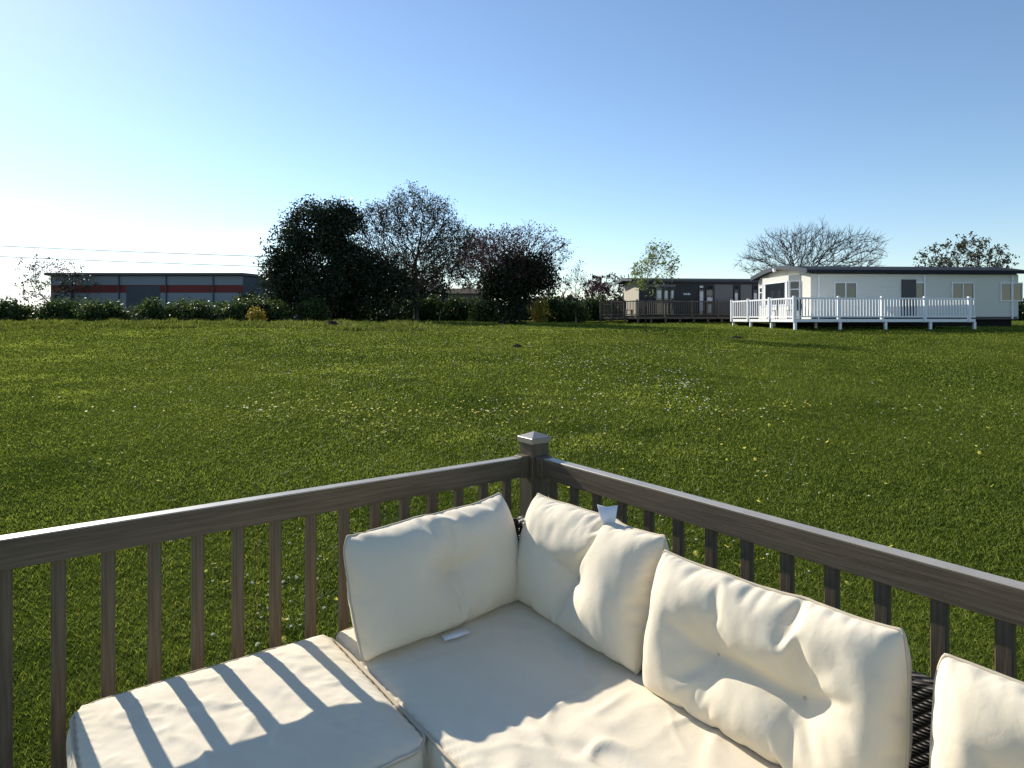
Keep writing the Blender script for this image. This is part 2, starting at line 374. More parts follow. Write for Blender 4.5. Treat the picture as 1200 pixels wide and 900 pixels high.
MB().box(.076,.118, -7,pc[1]-.052, .07,.13, .004).build('bottom_rail', M['rail_y'], rl)
MB().box(-.002,pc[0]-.051, .003,.062, RT-RH-.003,RT+.006, .003).build('rail_bracket', M['rail_z'], rl)
MB().box(.066,.128, -.066,pc[1]-.051, RT-RH-.003,RT+.004, .003).build('rail_bracket', M['rail_z'], rl)
bal = None
for k in range(30):
    x = -.062-.1295*k
    if bal is None: bal = MB().box(-.019,.019, -.013,.013, .128,RT-RH+.002, .003).build('baluster', M['rail_z'], rl); b = bal
    else: b = bal.copy(); COL.objects.link(b)
    b.location = (x, .036, 0)
for k in range(26):
    b = bal.copy(); COL.objects.link(b); b.location = (.097, -.105-.1425*k, 0); b.rotation_euler.z = R(90)

# ------------------------------------------------------------------ sofa
SZ = .60
sofa = empty('corner_sofa', C0, A, 'grey brown wicker corner sofa frame carrying the cream cushions', 'sofa')
MB().box(-.93,-.11, -2.45,-.12, .12,.455, .012).build('seat_base', M['wicker'], sofa)
MB().box(-.72,-.11, -.135,-.085, .42,.83, .015).build('back_panel', M['wicker'], sofa)
MB().box(-.108,-.06, -2.45,-.085, .42,.83, .015).build('back_panel', M['wicker'], sofa)
for px, py in ((-.89,-.17),(-.15,-.17),(-.89,-2.4),(-.15,-2.4)):
    MB().box(px-.025,px+.025, py-.025,py+.025, 0,.125).build('leg', M['wicker'], sofa)
ot = empty('footstool', C0, A, 'low wicker footstool frame under the striped-shadow cushion', 'footstool')
MB().box(-1.70,-.965, -.87,-.14, .10,.455, .012).build('wicker_base', M['wicker'], ot)
for px, py in ((-1.66,-.83),(-1.0,-.83),(-1.66,-.18),(-1.0,-.18)):
    MB().box(px-.025,px+.025, py-.025,py+.025, 0,.105).build('leg', M['wicker'], ot)

def fbm(x, y, z=0): return mn.fractal(Vector((x, y, z)), .9, 2.1, 4)
def box_cushion(x0, x1, y0, y1, zt, th, parent_loc, label, name, folds, seed, rc=.06):
    """soft boxed cushion: rounded block, crowned top, pulled seams and folds"""
    root = empty(name, C0, A, label, 'cushion')
    hx, hy, hz = (x1-x0)/2, (y1-y0)/2, th/2; cx, cy = (x0+x1)/2, (y0+y1)/2
    st = .0085; n = [max(6, int(2*hh/st)) for hh in (hx, hy)]; nz = 12
    V, Fc, key = [], [], {}
    def vid(i, j, k):
        if (i, j, k) not in key: key[(i, j, k)] = len(V); V.append((i/n[0]*2-1, j/n[1]*2-1, k/nz*2-1))
        return key[(i, j, k)]
    for i in range(n[0]):
        for j in range(n[1]):
            Fc.append((vid(i,j,nz),vid(i+1,j,nz),vid(i+1,j+1,nz),vid(i,j+1,nz)))
            Fc.append((vid(i,j,0),vid(i,j+1,0),vid(i+1,j+1,0),vid(i+1,j,0)))
    for i in range(n[0]):
        for k in range(nz):
            Fc.append((vid(i,0,k),vid(i+1,0,k),vid(i+1,0,k+1),vid(i,0,k+1))); Fc.append((vid(i,n[1],k),vid(i,n[1],k+1),vid(i+1,n[1],k+1),vid(i+1,n[1],k)))
    for j in range(n[1]):
        for k in range(nz):
            Fc.append((vid(0,j,k),vid(0,j,k+1),vid(0,j+1,k+1),vid(0,j+1,k))); Fc.append((vid(n[0],j,k),vid(n[0],j+1,k),vid(n[0],j+1,k+1),vid(n[0],j,k+1)))
    def shape(a, b, c):
        X, Y = a*hx, b*hy
        # rounded plan corners
        qx, qy = max(abs(X)-(hx-rc), 0), max(abs(Y)-(hy-rc), 0); m_ = max(qx, qy)
        if m_ > 0:
            d = math.hypot(qx, qy)
            if qx > 0 and qy > 0: f = m_/d; X = math.copysign(hx-rc+qx*f, X); Y = math.copysign(hy-rc+qy*f, Y)
        ex = min(hx-abs(X), hy-abs(Y))                     # distance from the edge
        edge = math.exp(-ex/.03)
        Zc = c*hz
        side = (1-edge**2*.0)
        bul = .016*(1-c*c)                                 # the boxing bulges out
        pk = .004*math.sin((X+Y)*150+4*fbm(X*5+seed, Y*5))*math.exp(-ex/.025)
        if ex < .02:
            X += math.copysign(bul, X) if hx-abs(X) <= ex+1e-6 else 0
            Y += math.copysign(bul, Y) if hy-abs(Y) <= ex+1e-6 else 0
        rnd = .018*math.exp(-ex/.016)*abs(c)**3
        crown = .020*(1-math.exp(-ex/.09)) if c > 0 else 0
        Zc = Zc-math.copysign(rnd, c) + crown*max(c,0)**3 + pk*abs(c)
        if c > .5: Zc += folds(X+cx, Y+cy)*(1-math.exp(-ex/.05))*c**4
        return (X+cx, Y+cy, zt-th/2-.012+Zc)
    P = [shape(*v) for v in V]
    o = npmesh('cover', P, Fc, M['cloth'], root)
    # piping round the upper and lower seams
    for c, nm in ((.93,'piping'),(-.93,'piping')):
        pts = []
        segs = 260
        per = []
        for k in range(segs):
            t = 4*k/segs; s_ = int(t); q = (t-s_)*2-1
            a, b = ((q,-1),(1,q),(-q,1),(-1,-q))[s_]
            p = Vector(shape(a, b, c)); p.z = zt-th/2-.012+math.copysign(hz-.012, c)+.003*fbm(p.x*6+seed, p.y*6)
            d = Vector((p.x-cx, p.y-cy, 0)).normalized()*.003
            pts.append(p+d)
        MB().tube(pts, .0042, 6, True).build(nm, M['piping'], root, True)
    return root
def seat_folds(x, y):
    w1 = mn.noise(Vector((x*2.2+3, y*2.2, 0))); w2 = mn.noise(Vector((x*2.6+9, y*2.6+5, 0)))
    w3 = mn.noise(Vector((x*6+4, y*6+1, 2)))
    a = mn.noise(Vector(((x*.8-y*.55)*4.2+1.5*w1+.35*w3, (x*.55+y*.8)*2.4+1.2*w2, 1)))
    b = mn.noise(Vector(((x*.2-y*.97)*6.0+1.8*w2+.4*w3, (x*.97+y*.2)*3.2+1.6*w1, 4)))
    c = mn.noise(Vector(((x*.95+y*.3)*9+1.6*w2, (y*.95-x*.3)*4+1.6*w1, 7)))
    amt = 1/(1+math.exp((y+.80)*8))                        # looser cover towards the front
    soft = lambda t, q=.16: math.exp(-(t/q)**2)
    ma, mb_ = min(.85, max(0, .5+1.3*mn.noise(Vector((x*3, y*3, 11))))), min(.7, max(0, .5+1.3*mn.noise(Vector((x*3.4, y*3.4, 15)))))
    return (.0035+.0085*amt)*soft(a)*ma+(.0015+.007*amt)*soft(b)*mb_+(.001+.003*amt)*soft(c, .12)*ma+.009*w1+.004*w2
def stool_folds(x, y):
    w1 = fbm(x*3+7, y*3); a = mn.noise(Vector(((x*.9+y*.4)*7+w1, (y*.9-x*.4)*2.5+w1, 8)))
    return .006*(1-min(abs(a)*3, 1))**2+.008*w1
box_cushion(-.955,-.125, -2.47,-.15, SZ, .15, None, 'large cream seat cushion of the corner sofa, half in shadow', 'seat_cushion', seat_folds, 3)
box_cushion(-1.72,-.968, -.885,-.135, SZ, .15, None, 'cream footstool cushion crossed by striped railing shadows', 'footstool_cushion', stool_folds, 11, rc=.075)

def pillow(W, H, buttons, seed, creases, fill=.105, steps=260, shr=.93, cr1=.05, tl=0):
    """two sheets of cloth sewn at the rim and filled, tied through at the buttons, slack where it creases"""
    r = np.random.default_rng(seed); st = .0080
    nx, ny = int(W/st)|1, int(H/st)|1
    A0, B0 = np.meshgrid(np.linspace(-1, 1, nx), np.linspace(-1, 1, ny))
    # cutting pattern: sides bowed out so that they end up straight, corners rounded off
    TL = (np.clip(-A0, 0, 1)*np.clip(B0, 0, 1))**5           # one softer, rounded corner
    X = A0*W/2*(1+.085*(1-B0**2)-cr1*np.abs(A0*B0)**6-tl*TL); Y = B0*H/2*(1+.13*(1-A0**2)-cr1*1.4*np.abs(A0*B0)**6-tl*1.6*TL)
    F0 = np.stack([X, Y], -1)
    Z = .004+.04*(1-A0**4)*(1-B0**4)
    P = np.stack([np.stack([X, Y, s*Z+r.normal(0, .0007, X.shape)], -1) for s in (1, -1)])
    V = np.zeros_like(P)
    nr = lambda d: np.sqrt((d*d).sum(-1, keepdims=True))
    Rh, Rv = nr(F0[:,1:]-F0[:,:-1]), nr(F0[1:]-F0[:-1]); Ra, Rb = nr(F0[1:,1:]-F0[:-1,:-1]), nr(F0[1:,:-1]-F0[:-1,1:])
    R2h, R2v = nr(F0[:,2:]-F0[:,:-2]), nr(F0[2:]-F0[:-2])
    bt = [(int(round((bx/W+.5)*(nx-1))), int(round((by/H+.5)*(ny-1)))) for bx, by in buttons]
    def rim(P):
        a = (P[0]+P[1])/2
        for sl in ((0, slice(None)), (-1, slice(None)), (slice(None), 0), (slice(None), -1)): P[0][sl] = a[sl]; P[1][sl] = a[sl]
    def con(A_, B_, rest, k):
        d = B_-A_; l = np.sqrt((d*d).sum(-1, keepdims=True))+1e-9
        c = d*(.5*k*(l-rest)/l); A_ += c; B_ -= c
    sm = r.normal(0, 1, (2, ny, nx))
    for _ in range(10): sm = (sm+np.roll(sm,1,1)+np.roll(sm,-1,1)+np.roll(sm,1,2)+np.roll(sm,-1,2))/5
    load = (1.15-.35*(B0+1)/2)[None]*np.clip(1+.45*sm/sm.std(), -.1, 2.2)
    for (ax, ay, bx, by, wd, dp) in creases:               # segments in -1..1 sheet coordinates
        p = np.stack([(A0-ax)*W/2, (B0-ay)*H/2], -1); q = np.array([(bx-ax)*W/2, (by-ay)*H/2])
        t = np.clip((p@q)/(q@q), 0, 1); p = p-t[...,None]*q; p += .006*np.sin(t*9+seed)[...,None]
        load[0] -= dp*np.exp(-((p*p).sum(-1))/wd**2)
    V0 = W*H*fill
    for it in range(steps):
        vol = 0; nrm = np.zeros_like(P)
        for q, s in ((0,1),(1,-1)):
            du = np.gradient(P[q], axis=1); dv = np.gradient(P[q], axis=0); nn = np.cross(du, dv)*s; nrm[q] = nn
            vol += (P[q][...,2]*nn[...,2]).sum()
        pr = np.clip((V0/max(vol, 1e-6)-1)*3.0, 0, 1)+.10
        V += nrm/(st*st)*load[...,None]*(.0007*pr); V *= .90
        O = P.copy(); P = P+V
        for sub in range(6):
            for q in (0, 1):
                G = P[q]
                for o_ in (0, 1):
                    n_ = (nx-o_)//2; con(G[:, o_:o_+2*n_:2], G[:, o_+1:o_+1+2*n_:2], Rh[:, o_:o_+2*n_:2][:, :n_], .95)
                    n_ = (ny-o_)//2; con(G[o_:o_+2*n_:2], G[o_+1:o_+1+2*n_:2], Rv[o_:o_+2*n_:2][:n_], .95)
                for a in (0, 1):
                    n_ = (nx-a)//2
                    for b in (0, 1):
                        m_ = (ny-b)//2; sl = (slice(b, b+2*m_, 2), slice(a, a+2*n_, 2))
                        con(G[b:b+2*m_:2, a:a+2*n_:2], G[b+1:b+1+2*m_:2, a+1:a+1+2*n_:2], Ra[sl], .3)
                        con(G[b+1:b+1+2*m_:2, a:a+2*n_:2], G[b:b+2*m_:2, a+1:a+1+2*n_:2], Rb[sl], .3)
                for a in range(4):
                    Aq = G[:, a:nx-2:4]; Bq = G[:, a+2::4][:, :Aq.shape[1]]; con(Aq, Bq, R2h[:, a::4][:, :Aq.shape[1]], .05)
                    Aq = G[a:ny-2:4]; Bq = G[a+2::4][:Aq.shape[0]]; con(Aq, Bq, R2v[a::4][:Aq.shape[0]], .05)
            rim(P)
            for q in (0, 1):
                G = P[q]                                   # the corded rim is shorter than the cloth it holds
                for ln, rr in ((G[0], Rh[0]), (G[-1], Rh[-1]), (G[:,0], Rv[:,0]), (G[:,-1], Rv[:,-1])):
                    for o_ in (0, 1):
                        n_ = (len(ln)-o_)//2; con(ln[o_:o_+2*n_:2], ln[o_+1:o_+1+2*n_:2], rr[o_:o_+2*n_:2][:n_]*shr, .9)
            rim(P)
            for G in (P[0], P[1]):
                for ln in (G[0], G[-1], G[:,0], G[:,-1]): ln[1:-1] = ln[1:-1]*.70+.15*(ln[:-2]+ln[2:])
            for (bi, bj) in bt:
                a, b = P[0, bj, bi], P[1, bj, bi]; md = (a+b)/2; d = a-b; l = np.linalg.norm(d)+1e-9
                if l > .05: P[0, bj, bi], P[1, bj, bi] = md+d/l*.025, md-d/l*.025
        V = (P-O); sp = np.sqrt((V*V).sum(-1, keepdims=True)); V *= np.minimum(1, .006/(sp+1e-9))
    for _ in range(2):
        Q = P.copy(); Q[:,1:-1,1:-1] = .6*P[:,1:-1,1:-1]+.1*(P[:,:-2,1:-1]+P[:,2:,1:-1]+P[:,1:-1,:-2]+P[:,1:-1,2:]); P = Q
    for j in range(1, ny-1):                               # fine gathers along the seams and around the buttons
        for i in range(1, nx-1):
            x_, y_ = P[0,j,i,0], P[0,j,i,1]; eh, ev = (1-abs(B0[j,i]))*H/2, (1-abs(A0[j,i]))*W/2
            d = 0
            if eh < .11: d += mn.noise(Vector((x_*75+seed, eh*9, seed)))*math.exp(-eh/.045)*min(eh/.012, 1)
            if ev < .11: d += .8*mn.noise(Vector((y_*75-seed, ev*9, seed+3)))*math.exp(-ev/.04)*min(ev/.012, 1)
            for (bx, by) in buttons:
                r_ = math.hypot(x_-bx, y_-by)
                if .008 < r_ < .16:
                    t_ = math.atan2(y_-by, x_-bx); d += .9*mn.noise(Vector((math.cos(t_)*3.2+bx*9, math.sin(t_)*3.2, seed)))*math.exp(-r_/.055)*min((r_-.008)/.02, 1)
            d += .35*mn.noise(Vector((x_*26+y_*9, y_*12-x_*5, seed+9)))
            P[0,j,i,2] += .0062*d; P[1,j,i,2] -= .004*d
    return P, bt
def cushion(name, label, W, H, buttons, seed, creases, pos, rz, lean, roll, fill=.105, bend=0.0, **kw):
    P, bt = pillow(W, H, buttons, seed, creases, fill, **kw)
    root = empty(name, C0, A, label, 'cushion', None)
    ny, nx = P.shape[1:3]
    x, y, z = P[..., 0].copy(), P[..., 1].copy(), P[..., 2].copy()
    z = z-bend*x*x                                         # bowed along its width
    cr_, sr = math.cos(roll), math.sin(roll); x, y = x*cr_-y*sr, x*sr+y*cr_
    y = y-np.percentile(y, 1.5)
    y = np.where(y < .03, .03-(.03-y)*.55, y)              # flattened where it sits
    cl_, sl = math.cos(lean), math.sin(lean)
    G = np.stack([x, y*sl-z*cl_, y*cl_+z*sl], -1); G[..., 2] -= G[..., 2].min()+.012
    c_, s_ = math.cos(rz), math.sin(rz)
    g = G.copy(); g[..., 0] = G[..., 0]*c_-G[..., 1]*s_+pos[0]; g[..., 1] = G[..., 0]*s_+G[..., 1]*c_+pos[1]; g[..., 2] = G[..., 2]+pos[2]
    idx = np.arange(ny*nx).reshape(ny, nx); ib = idx+ny*nx
    bmask = np.zeros((ny, nx), bool); bmask[0] = bmask[-1] = True; bmask[:,0] = bmask[:,-1] = True
    ib = np.where(bmask, idx, ib)
    q = lambda t: np.stack([t[:-1,:-1],t[:-1,1:],t[1:,1:],t[1:,:-1]], -1).reshape(-1,4)
    ov = npmesh('cover', g.reshape(-1,3), np.concatenate([q(idx), q(ib)[:, ::-1]]), M['cloth'], root)
    sub = ov.modifiers.new('smooth', 'SUBSURF'); sub.levels = sub.render_levels = 1
    ring = [g[0,0,i] for i in range(nx)]+[g[0,j,nx-1] for j in range(1,ny)]+[g[0,ny-1,i] for i in range(nx-2,-1,-1)]+[g[0,j,0] for j in range(ny-2,0,-1)]
    MB().tube(ring, .0045, 6, True).build('piping', M['piping'], root, True)
    for (bi, bj) in bt:
        p = Vector(g[0, bj, bi]); nrm = Vector((np.cross(g[0,bj,bi+3]-g[0,bj,bi-3], g[0,bj+3,bi]-g[0,bj-3,bi]))).normalized()
        MB().tube([p-nrm*.002, p+nrm*.003, p+nrm*.005], [.008,.008,.004], 12).build('button', M['piping'], root, True)
    return root, g
cushion('back_cushion', 'cream back cushion with one button leaning on the left side, fully shaded', .76, .46, [(.0,-.01)], 21,
    [(0,0,.03,1,.008,1.0),(0,0,.35,1,.008,.6),(0,-.05,.05,-1,.010,.9),(0,0,-.8,.3,.012,.6),(0,0,.8,.12,.012,.6)],
    (-.606,-.395,SZ), R(5), R(20), R(1.5), .105, .10, shr=.95, cr1=.035, tl=.035)
r2, g2 = cushion('back_cushion', 'cream back cushion right of the corner gap, crossed by a diagonal shadow edge', .75, .468, [(.0,-.02)], 33,
    [(0,-.05,.22,.45,.014,2.2),(.22,.45,.16,1,.012,2.2),(0,-.05,-.7,.25,.014,1.2),(0,-.05,-.1,-1,.014,1.3),(-.3,.35,-.25,1,.008,1.5),(-.55,.4,-.5,1,.008,1.3),(-.1,.5,-.05,1,.008,1.5),(-.5,-.5,-.5,-1,.008,1.2),(0,-.05,.7,-.5,.014,.8)],
    (-.315,-.665,SZ), R(-92), R(17), R(1), .108, -.05, shr=.925, cr1=.035)
cushion('back_cushion', 'fully sunlit cream back cushion with two buttons at the right edge of the photo',   .75, .458, [(-.10,-.01),(.12,-.02)], 45,
    [(-.29,0,-.25,1,.013,2.0),(-.29,0,-1,.25,.013,1.3),(-.29,0,.34,-.05,.015,1.8),(.34,-.05,.28,1,.013,1.8),(-.29,0,-.5,-1,.012,1.5),(.34,-.05,.3,-1,.012,1.4),(.34,0,1,.2,.012,1.0),
     (-.6,.5,-.55,1,.008,1.5),(0,.5,.02,1,.008,1.6),(-.1,.6,-.1,1,.007,1.3),(.6,.4,.55,1,.008,1.5),(0,-.5,.05,-1,.008,1.4),(.7,-.4,.7,-1,.008,1.2)],
    (-.35,-1.395,SZ), R(-91), R(10), R(1.5), .108, .03, shr=.925, cr1=.035)
cushion('back_cushion', 'cream back cushion nearest the viewer at the far right end of the sofa', .68, .455, [(-.11,0),(.12,0)], 58,
    [(-.3,0,-.25,1,.013,1.8),(-.3,0,.34,0,.015,1.6),(.34,0,.3,1,.013,1.6),(-.3,0,-.4,-1,.012,1.4)], (-.35,-2.12,SZ), R(-90), R(11), R(1), .11, .05)

# care labels
def sheet(name, pts, m, parent):
    mb = MB(); n = len(pts)//2
    mb.v = [tuple(p) for p in pts]; mb.f = [(i, i+1, n+i+1, n+i) for i in range(n-1)]
    o = mb.build(name, m, parent, True); s = o.modifiers.new('thick', 'SOLIDIFY'); s.thickness = .0012; return o
def lw(u, v, Y):
    p = uv(u, v, Y); dx, dy = p.x-C0[0], p.y-C0[1]
    return Vector((dx*.805+dy*.593, -dx*.593+dy*.805, p.z))
sheet('care_label', [lw(706,616,2.26),lw(712,617,2.265),(lw(720,619,2.26)),
                     lw(700,591,2.27),lw(711,594,2.28),lw(724,592,2.27)], M['label'], r2)
lb = empty('care_label', C0, A, 'small white care label lying flat below the shaded cushion', 'label')
b0 = Vector((-.69,-.452,SZ+.016))
sheet('label_tape', [b0, b0+Vector((.045,.0,.001)), b0+Vector((.095,.0,0)), b0+Vector((-.01,-.042,.002)), b0+Vector((.04,-.05,.004)), b0+Vector((.088,-.045,.002))], M['label'], lb)

exec_far = True
# ------------------------------------------------------------------ trees
def colonize(att, nodes, par, D, infl, kill, iters, up=.08):
    P = [np.array(p, float) for p in nodes]; par = list(par); att = np.asarray(att, float)
    pos = np.array(P); best = np.full(len(att), 1e9); bi = np.zeros(len(att), int)
    new0 = 0
    for it in range(iters):
        if not len(att): break
        for k in range(new0, len(pos)):
            d = np.linalg.norm(att-pos[k], axis=1); m_ = d < best; best[m_] = d[m_]; bi[m_] = k
        new0 = len(pos)
        keep = best > kill; att, best, bi = att[keep], best[keep], bi[keep]
        act = best < infl
        if not act.any(): 
            infl *= 1.5
            if infl > 60: break
            continue
        acc = {}
        d = att[act]-pos[bi[act]]; d /= np.linalg.norm(d, axis=1)[:,None]
        S = np.zeros_like(pos); np.add.at(S, bi[act], d)
        ks = np.unique(bi[act]); nn = []
        for k in ks:
            v = S[k]; l = np.linalg.norm(v)
            if l < 1e-6: continue
            v = v/l+rng.normal(0, .22, 3)+[0,0,up]; v /= np.linalg.norm(v)
            nn.append(pos[k]+v*D); par.append(k)
        if not nn: break
        pos = np.vstack([pos, nn])
        if len(pos) > 9000: break
    return pos, np.array(par)
def segs_mesh(p0, p1, r0, r1, n):
    d = p1-p0; l = np.linalg.norm(d, axis=1)[:,None]+1e-9; d = d/l
    a = np.cross(d, [.3,.5,.81]); a /= np.linalg.norm(a, axis=1)[:,None]+1e-9; b = np.cross(d, a)
    an = np.arange(n)*2*np.pi/n; c, s = np.cos(an)[None,:,None], np.sin(an)[None,:,None]
    ring = a[:,None]*c+b[:,None]*s
    V = np.concatenate([p0[:,None]+ring*r0[:,None,None], (p1+d*l*.06)[:,None]+ring*r1[:,None,None]], 1)
    k = np.arange(len(p0))[:,None]*2*n
    Fc = np.concatenate([k+[j, (j+1)%n, n+(j+1)%n, n+j] for j in range(n)])
    return V.reshape(-1,3), Fc
def leaves(c, size, name, m, parent, tint=None, aspect=1.6):
    n = len(c); a = rng.normal(size=(n,3)); a /= np.linalg.norm(a, axis=1)[:,None]
    b = np.cross(a, rng.normal(size=(n,3))); b /= np.linalg.norm(b, axis=1)[:,None]
    s = size*rng.uniform(.6, 1.3, n)[:,None]
    V = np.stack([c-a*s*aspect/2, c+b*s/2, c+a*s*aspect/2, c-b*s/2], 1).reshape(-1,3)
    Fc = np.arange(n*4).reshape(n,4)
    if tint is None: tint = np.clip(rng.normal(.45, .25, n), 0, 1)
    return npmesh(name, V, Fc, m, parent, smooth=False, attr=np.repeat(tint, 4))
def in_lobes(n, lobes, shell=.0):
    """random points inside a list of ellipsoids (cx,cy,cz,rx,ry,rz,weight)"""
    w_ = np.array([l[3]*l[4]*l[5]*l[6] for l in lobes]); w_ /= w_.sum()
    ch = rng.choice(len(lobes), n, p=w_); L_ = np.array(lobes)[ch]
    d = rng.normal(size=(n,3)); d /= np.linalg.norm(d, axis=1)[:,None]
    r = rng.uniform(shell**3, 1, n)**(1/3)
    return L_[:,:3]+d*r[:,None]*L_[:,3:6]
def lobes_px(lst, Y, depth=.8):
    """lobes given as (u, v, ru, rv[, dY, weight]) in photo pixels at a distance -> metres"""
    o = []
    for t in lst:
        u, v, ru, rv = t[:4]; dY = t[4] if len(t) > 4 else 0; wt = t[5] if len(t) > 5 else 1
        p = uv(u, v, Y+dY); o.append((p.x, p.y, p.z, ru*Y/F, max(ru, rv)*Y/F*depth, rv*Y/F, wt))
    return o
def tree(name, label, cat, base_u, Y, lobes, natt=900, D=.32, r0=.008, trunk_top=None, twigm='twig', barkm='bark', nleaf=0, lsize=.1, leafm='leaf_bud',
         twigs=2, tlen=.45, stems=1, up=.08, group=None, pexp=2.25, spread=.16, thick=.05):
    bx = (base_u-600)/F*Y; bz = float(ground(bx, Y)); base = np.array([0,0,0.])
    org = np.array([bx, Y, bz]); root = empty(name, tuple(org), 0, label, cat, group)
    lb = [tuple(np.array(l[:3])-org)+tuple(l[3:]) for l in lobes_px(lobes, Y)]
    att = in_lobes(natt, lb)
    low = min(l[2]-l[5] for l in lb); th = trunk_top if trunk_top else max(low*1.05, .6)
    nodes, par = [], []
    for s in range(stems):
        off = rng.normal(0, .18, 2)*(stems > 1); lean = rng.normal(0, .06+.12*(stems > 1), 2); k = max(3, int(th/D))
        for j in range(k+1):
            t = j/k*th; nodes.append([off[0]+lean[0]*t+.03*math.sin(t*2+s), off[1]+lean[1]*t, t-.1*(j == 0)]); par.append(len(nodes)-2 if j else -1)
    pos, par = colonize(att, nodes, par, D, D*9, D*1.6, 90, up)
    n = len(pos); rad = np.zeros(n); nch = np.zeros(n, int)
    for i in range(n-1, -1, -1):
        if rad[i] == 0: rad[i] = r0**pexp
        if par[i] >= 0: rad[par[i]] += rad[i]; nch[par[i]] += 1
    rad = rad**(1/pexp)
    ok = par >= 0; c = np.where(ok)[0]; p = par[c]
    p0, p1, ra, rb = pos[p], pos[c], np.minimum(rad[p], rad[c]*1.6), rad[c]
    big = ra > thick
    V, Fc = segs_mesh(p0[big], p1[big], ra[big], rb[big], 8); 
    # root flare
    Vf, Ff = segs_mesh(np.array([[0,0,-.15]]), np.array([[0,0,.35]]), np.array([rad[0]*1.5]), np.array([rad[0]]), 8)
    if stems == 1: V = np.vstack([V, Vf]); Fc = np.vstack([Fc, Ff+len(V)-len(Vf)])
    npmesh('trunk', V, Fc, M[barkm], root)
    sm = ~big; P0, P1, RA, RB = p0[sm], p1[sm], ra[sm], rb[sm]
    tips = np.where((rad < thick*.6) | (nch == 0))[0]
    if twigs:
        src = np.repeat(tips, twigs); dirn = pos[src]-pos[np.maximum(par[src], 0)]
        dirn /= np.linalg.norm(dirn, axis=1)[:,None]+1e-9
        q0 = pos[src]; 
        for sg in range(2):
            dirn = dirn+rng.normal(0, .5 if sg == 0 else .3, dirn.shape)+[0,0,up]; dirn /= np.linalg.norm(dirn, axis=1)[:,None]
            q1 = q0+dirn*(tlen*rng.uniform(.3, .6, len(q0)))[:,None]
            P0 = np.vstack([P0, q0]); P1 = np.vstack([P1, q1]); rr = np.full(len(q0), r0*(.8 if sg == 0 else .6)); RA = np.append(RA, rr); RB = np.append(RB, rr*.7)
            q0 = q1
        ends = q0
    else: ends = pos[tips]
    V, Fc = segs_mesh(P0, P1, RA, RB, 3)
    tw = npmesh('crown', V, Fc, M[twigm], root)
    if nleaf:
        c = ends[rng.integers(0, len(ends), nleaf)]+rng.normal(0, spread*tlen, (nleaf,3))
        leaves(c, lsize, 'foliage', M[leafm], tw)
    return root, lb, org
def add_foliage(root, lobes, org, n, size, m, Y, shell=.3, name='foliage'):
    lb = [tuple(np.array(l[:3])-org)+tuple(l[3:]) for l in lobes_px(lobes, Y)]
    # clumps of leaves inside each lobe, with gaps between the clumps
    nc = max(20, n//130); cc = in_lobes(nc, lb, shell)
    c = cc[rng.integers(0, nc, n)]+np.clip(rng.normal(0, 1, (n,3)), -1.5, 1.5)*.40; c[:,2] = np.maximum(c[:,2], .03)
    t = np.clip(rng.normal(.4, .2, nc)[rng.integers(0, nc, n)]+rng.normal(0, .15, n), 0, 1)
    return leaves(c, size, name, m, root, t)
def bush(name, label, u, v_top, ru, Y, n, size, m, cat='bush', group=None, bot=None, depth=.7):
    x = (u-600)/F*Y; gz = float(ground(x, Y)); org = np.array([x, Y, gz])
    root = empty(name, tuple(org), 0, label, cat, group)
    H = EYE-(v_top-HV)/F*Y-gz; W = ru*Y/F
    lb = []
    for k in range(7):
        a = rng.uniform(-.75, .75); hh = H*rng.uniform(.75, 1.08)*(1-.25*abs(a)); lb.append((a*W, rng.uniform(-.5,.5)*W*depth, hh*.45, W*.45, W*.45*depth, hh*.55, 1))
    nc = max(30, n//45); cc = in_lobes(nc, lb, .35); c = cc[rng.integers(0, nc, n)]+rng.normal(0, size*1.7, (n,3)); c[:,2] = np.abs(c[:,2])+.02
    leaves(c, size, 'foliage', m, root)
    mb = MB()
    for k in range(7):
        a = rng.uniform(-.6,.6)*W; mb.tube([(a*.5,0,-.05),(a*.8,rng.uniform(-.2,.2),H*.4),(a,rng.uniform(-.3,.3),H*.75)], [.03,.02,.008], 5)
    mb.build('stems', M['twig'], root)
    return root

G_T = 'trees along the far edge of the field'
# dense evergreen on the left
lobA = [(345,300,33,32),(330,325,22,36),(372,268,38,30),(400,275,32,36),(405,315,42,30),(380,335,50,30),(432,325,26,34),(355,350,32,18),(395,256,24,16),(412,250,16,12),(450,335,26,34),(470,348,18,22),(322,310,14,16),(338,282,16,14)]
r_, l_, o_ = tree('evergreen_tree', 'broad dense dark green tree at the left of the tree line', 'tree', 400, 47, lobA, 700, .5, .012, trunk_top=1.6, stems=3, twigs=1, tlen=.6, thick=.07)
add_foliage(r_, lobA, o_, 70000, .115, M['leaf_dark'], 47, .35)
# tall tree with opening buds
tree('budding_tree', 'tallest tree, open rounded crown of fine twigs just coming into leaf', 'tree', 488, 48,
     [(488,258,44,36),(448,266,36,26),(522,283,38,26),(490,305,62,30),(436,298,30,30),(538,298,30,26)], 2800, .36, .019, trunk_top=2.6, twigs=5, tlen=.75, nleaf=16000, lsize=.085, leafm='leaf_bud', thick=.07)
tree('budding_tree', 'leafless tree close behind the right side of the tallest tree', 'tree', 520, 54,
     [(530,300,36,30),(500,320,40,24),(555,315,26,24)], 700, .5, .015, trunk_top=2.2, twigs=3, tlen=.7, nleaf=1500, lsize=.12, leafm='leaf_red', thick=.08)
# reddish tree behind the ivy
tree('reddish_tree', 'twiggy tree with reddish new leaves left of the ivy covered tree', 'tree', 568, 50,
     [(565,300,34,32),(548,315,26,26),(588,292,26,22)], 1200, .38, .017, twigm='red_twig', trunk_top=2.2, twigs=4, tlen=.6, nleaf=5000, lsize=.085, leafm='leaf_red', thick=.07)
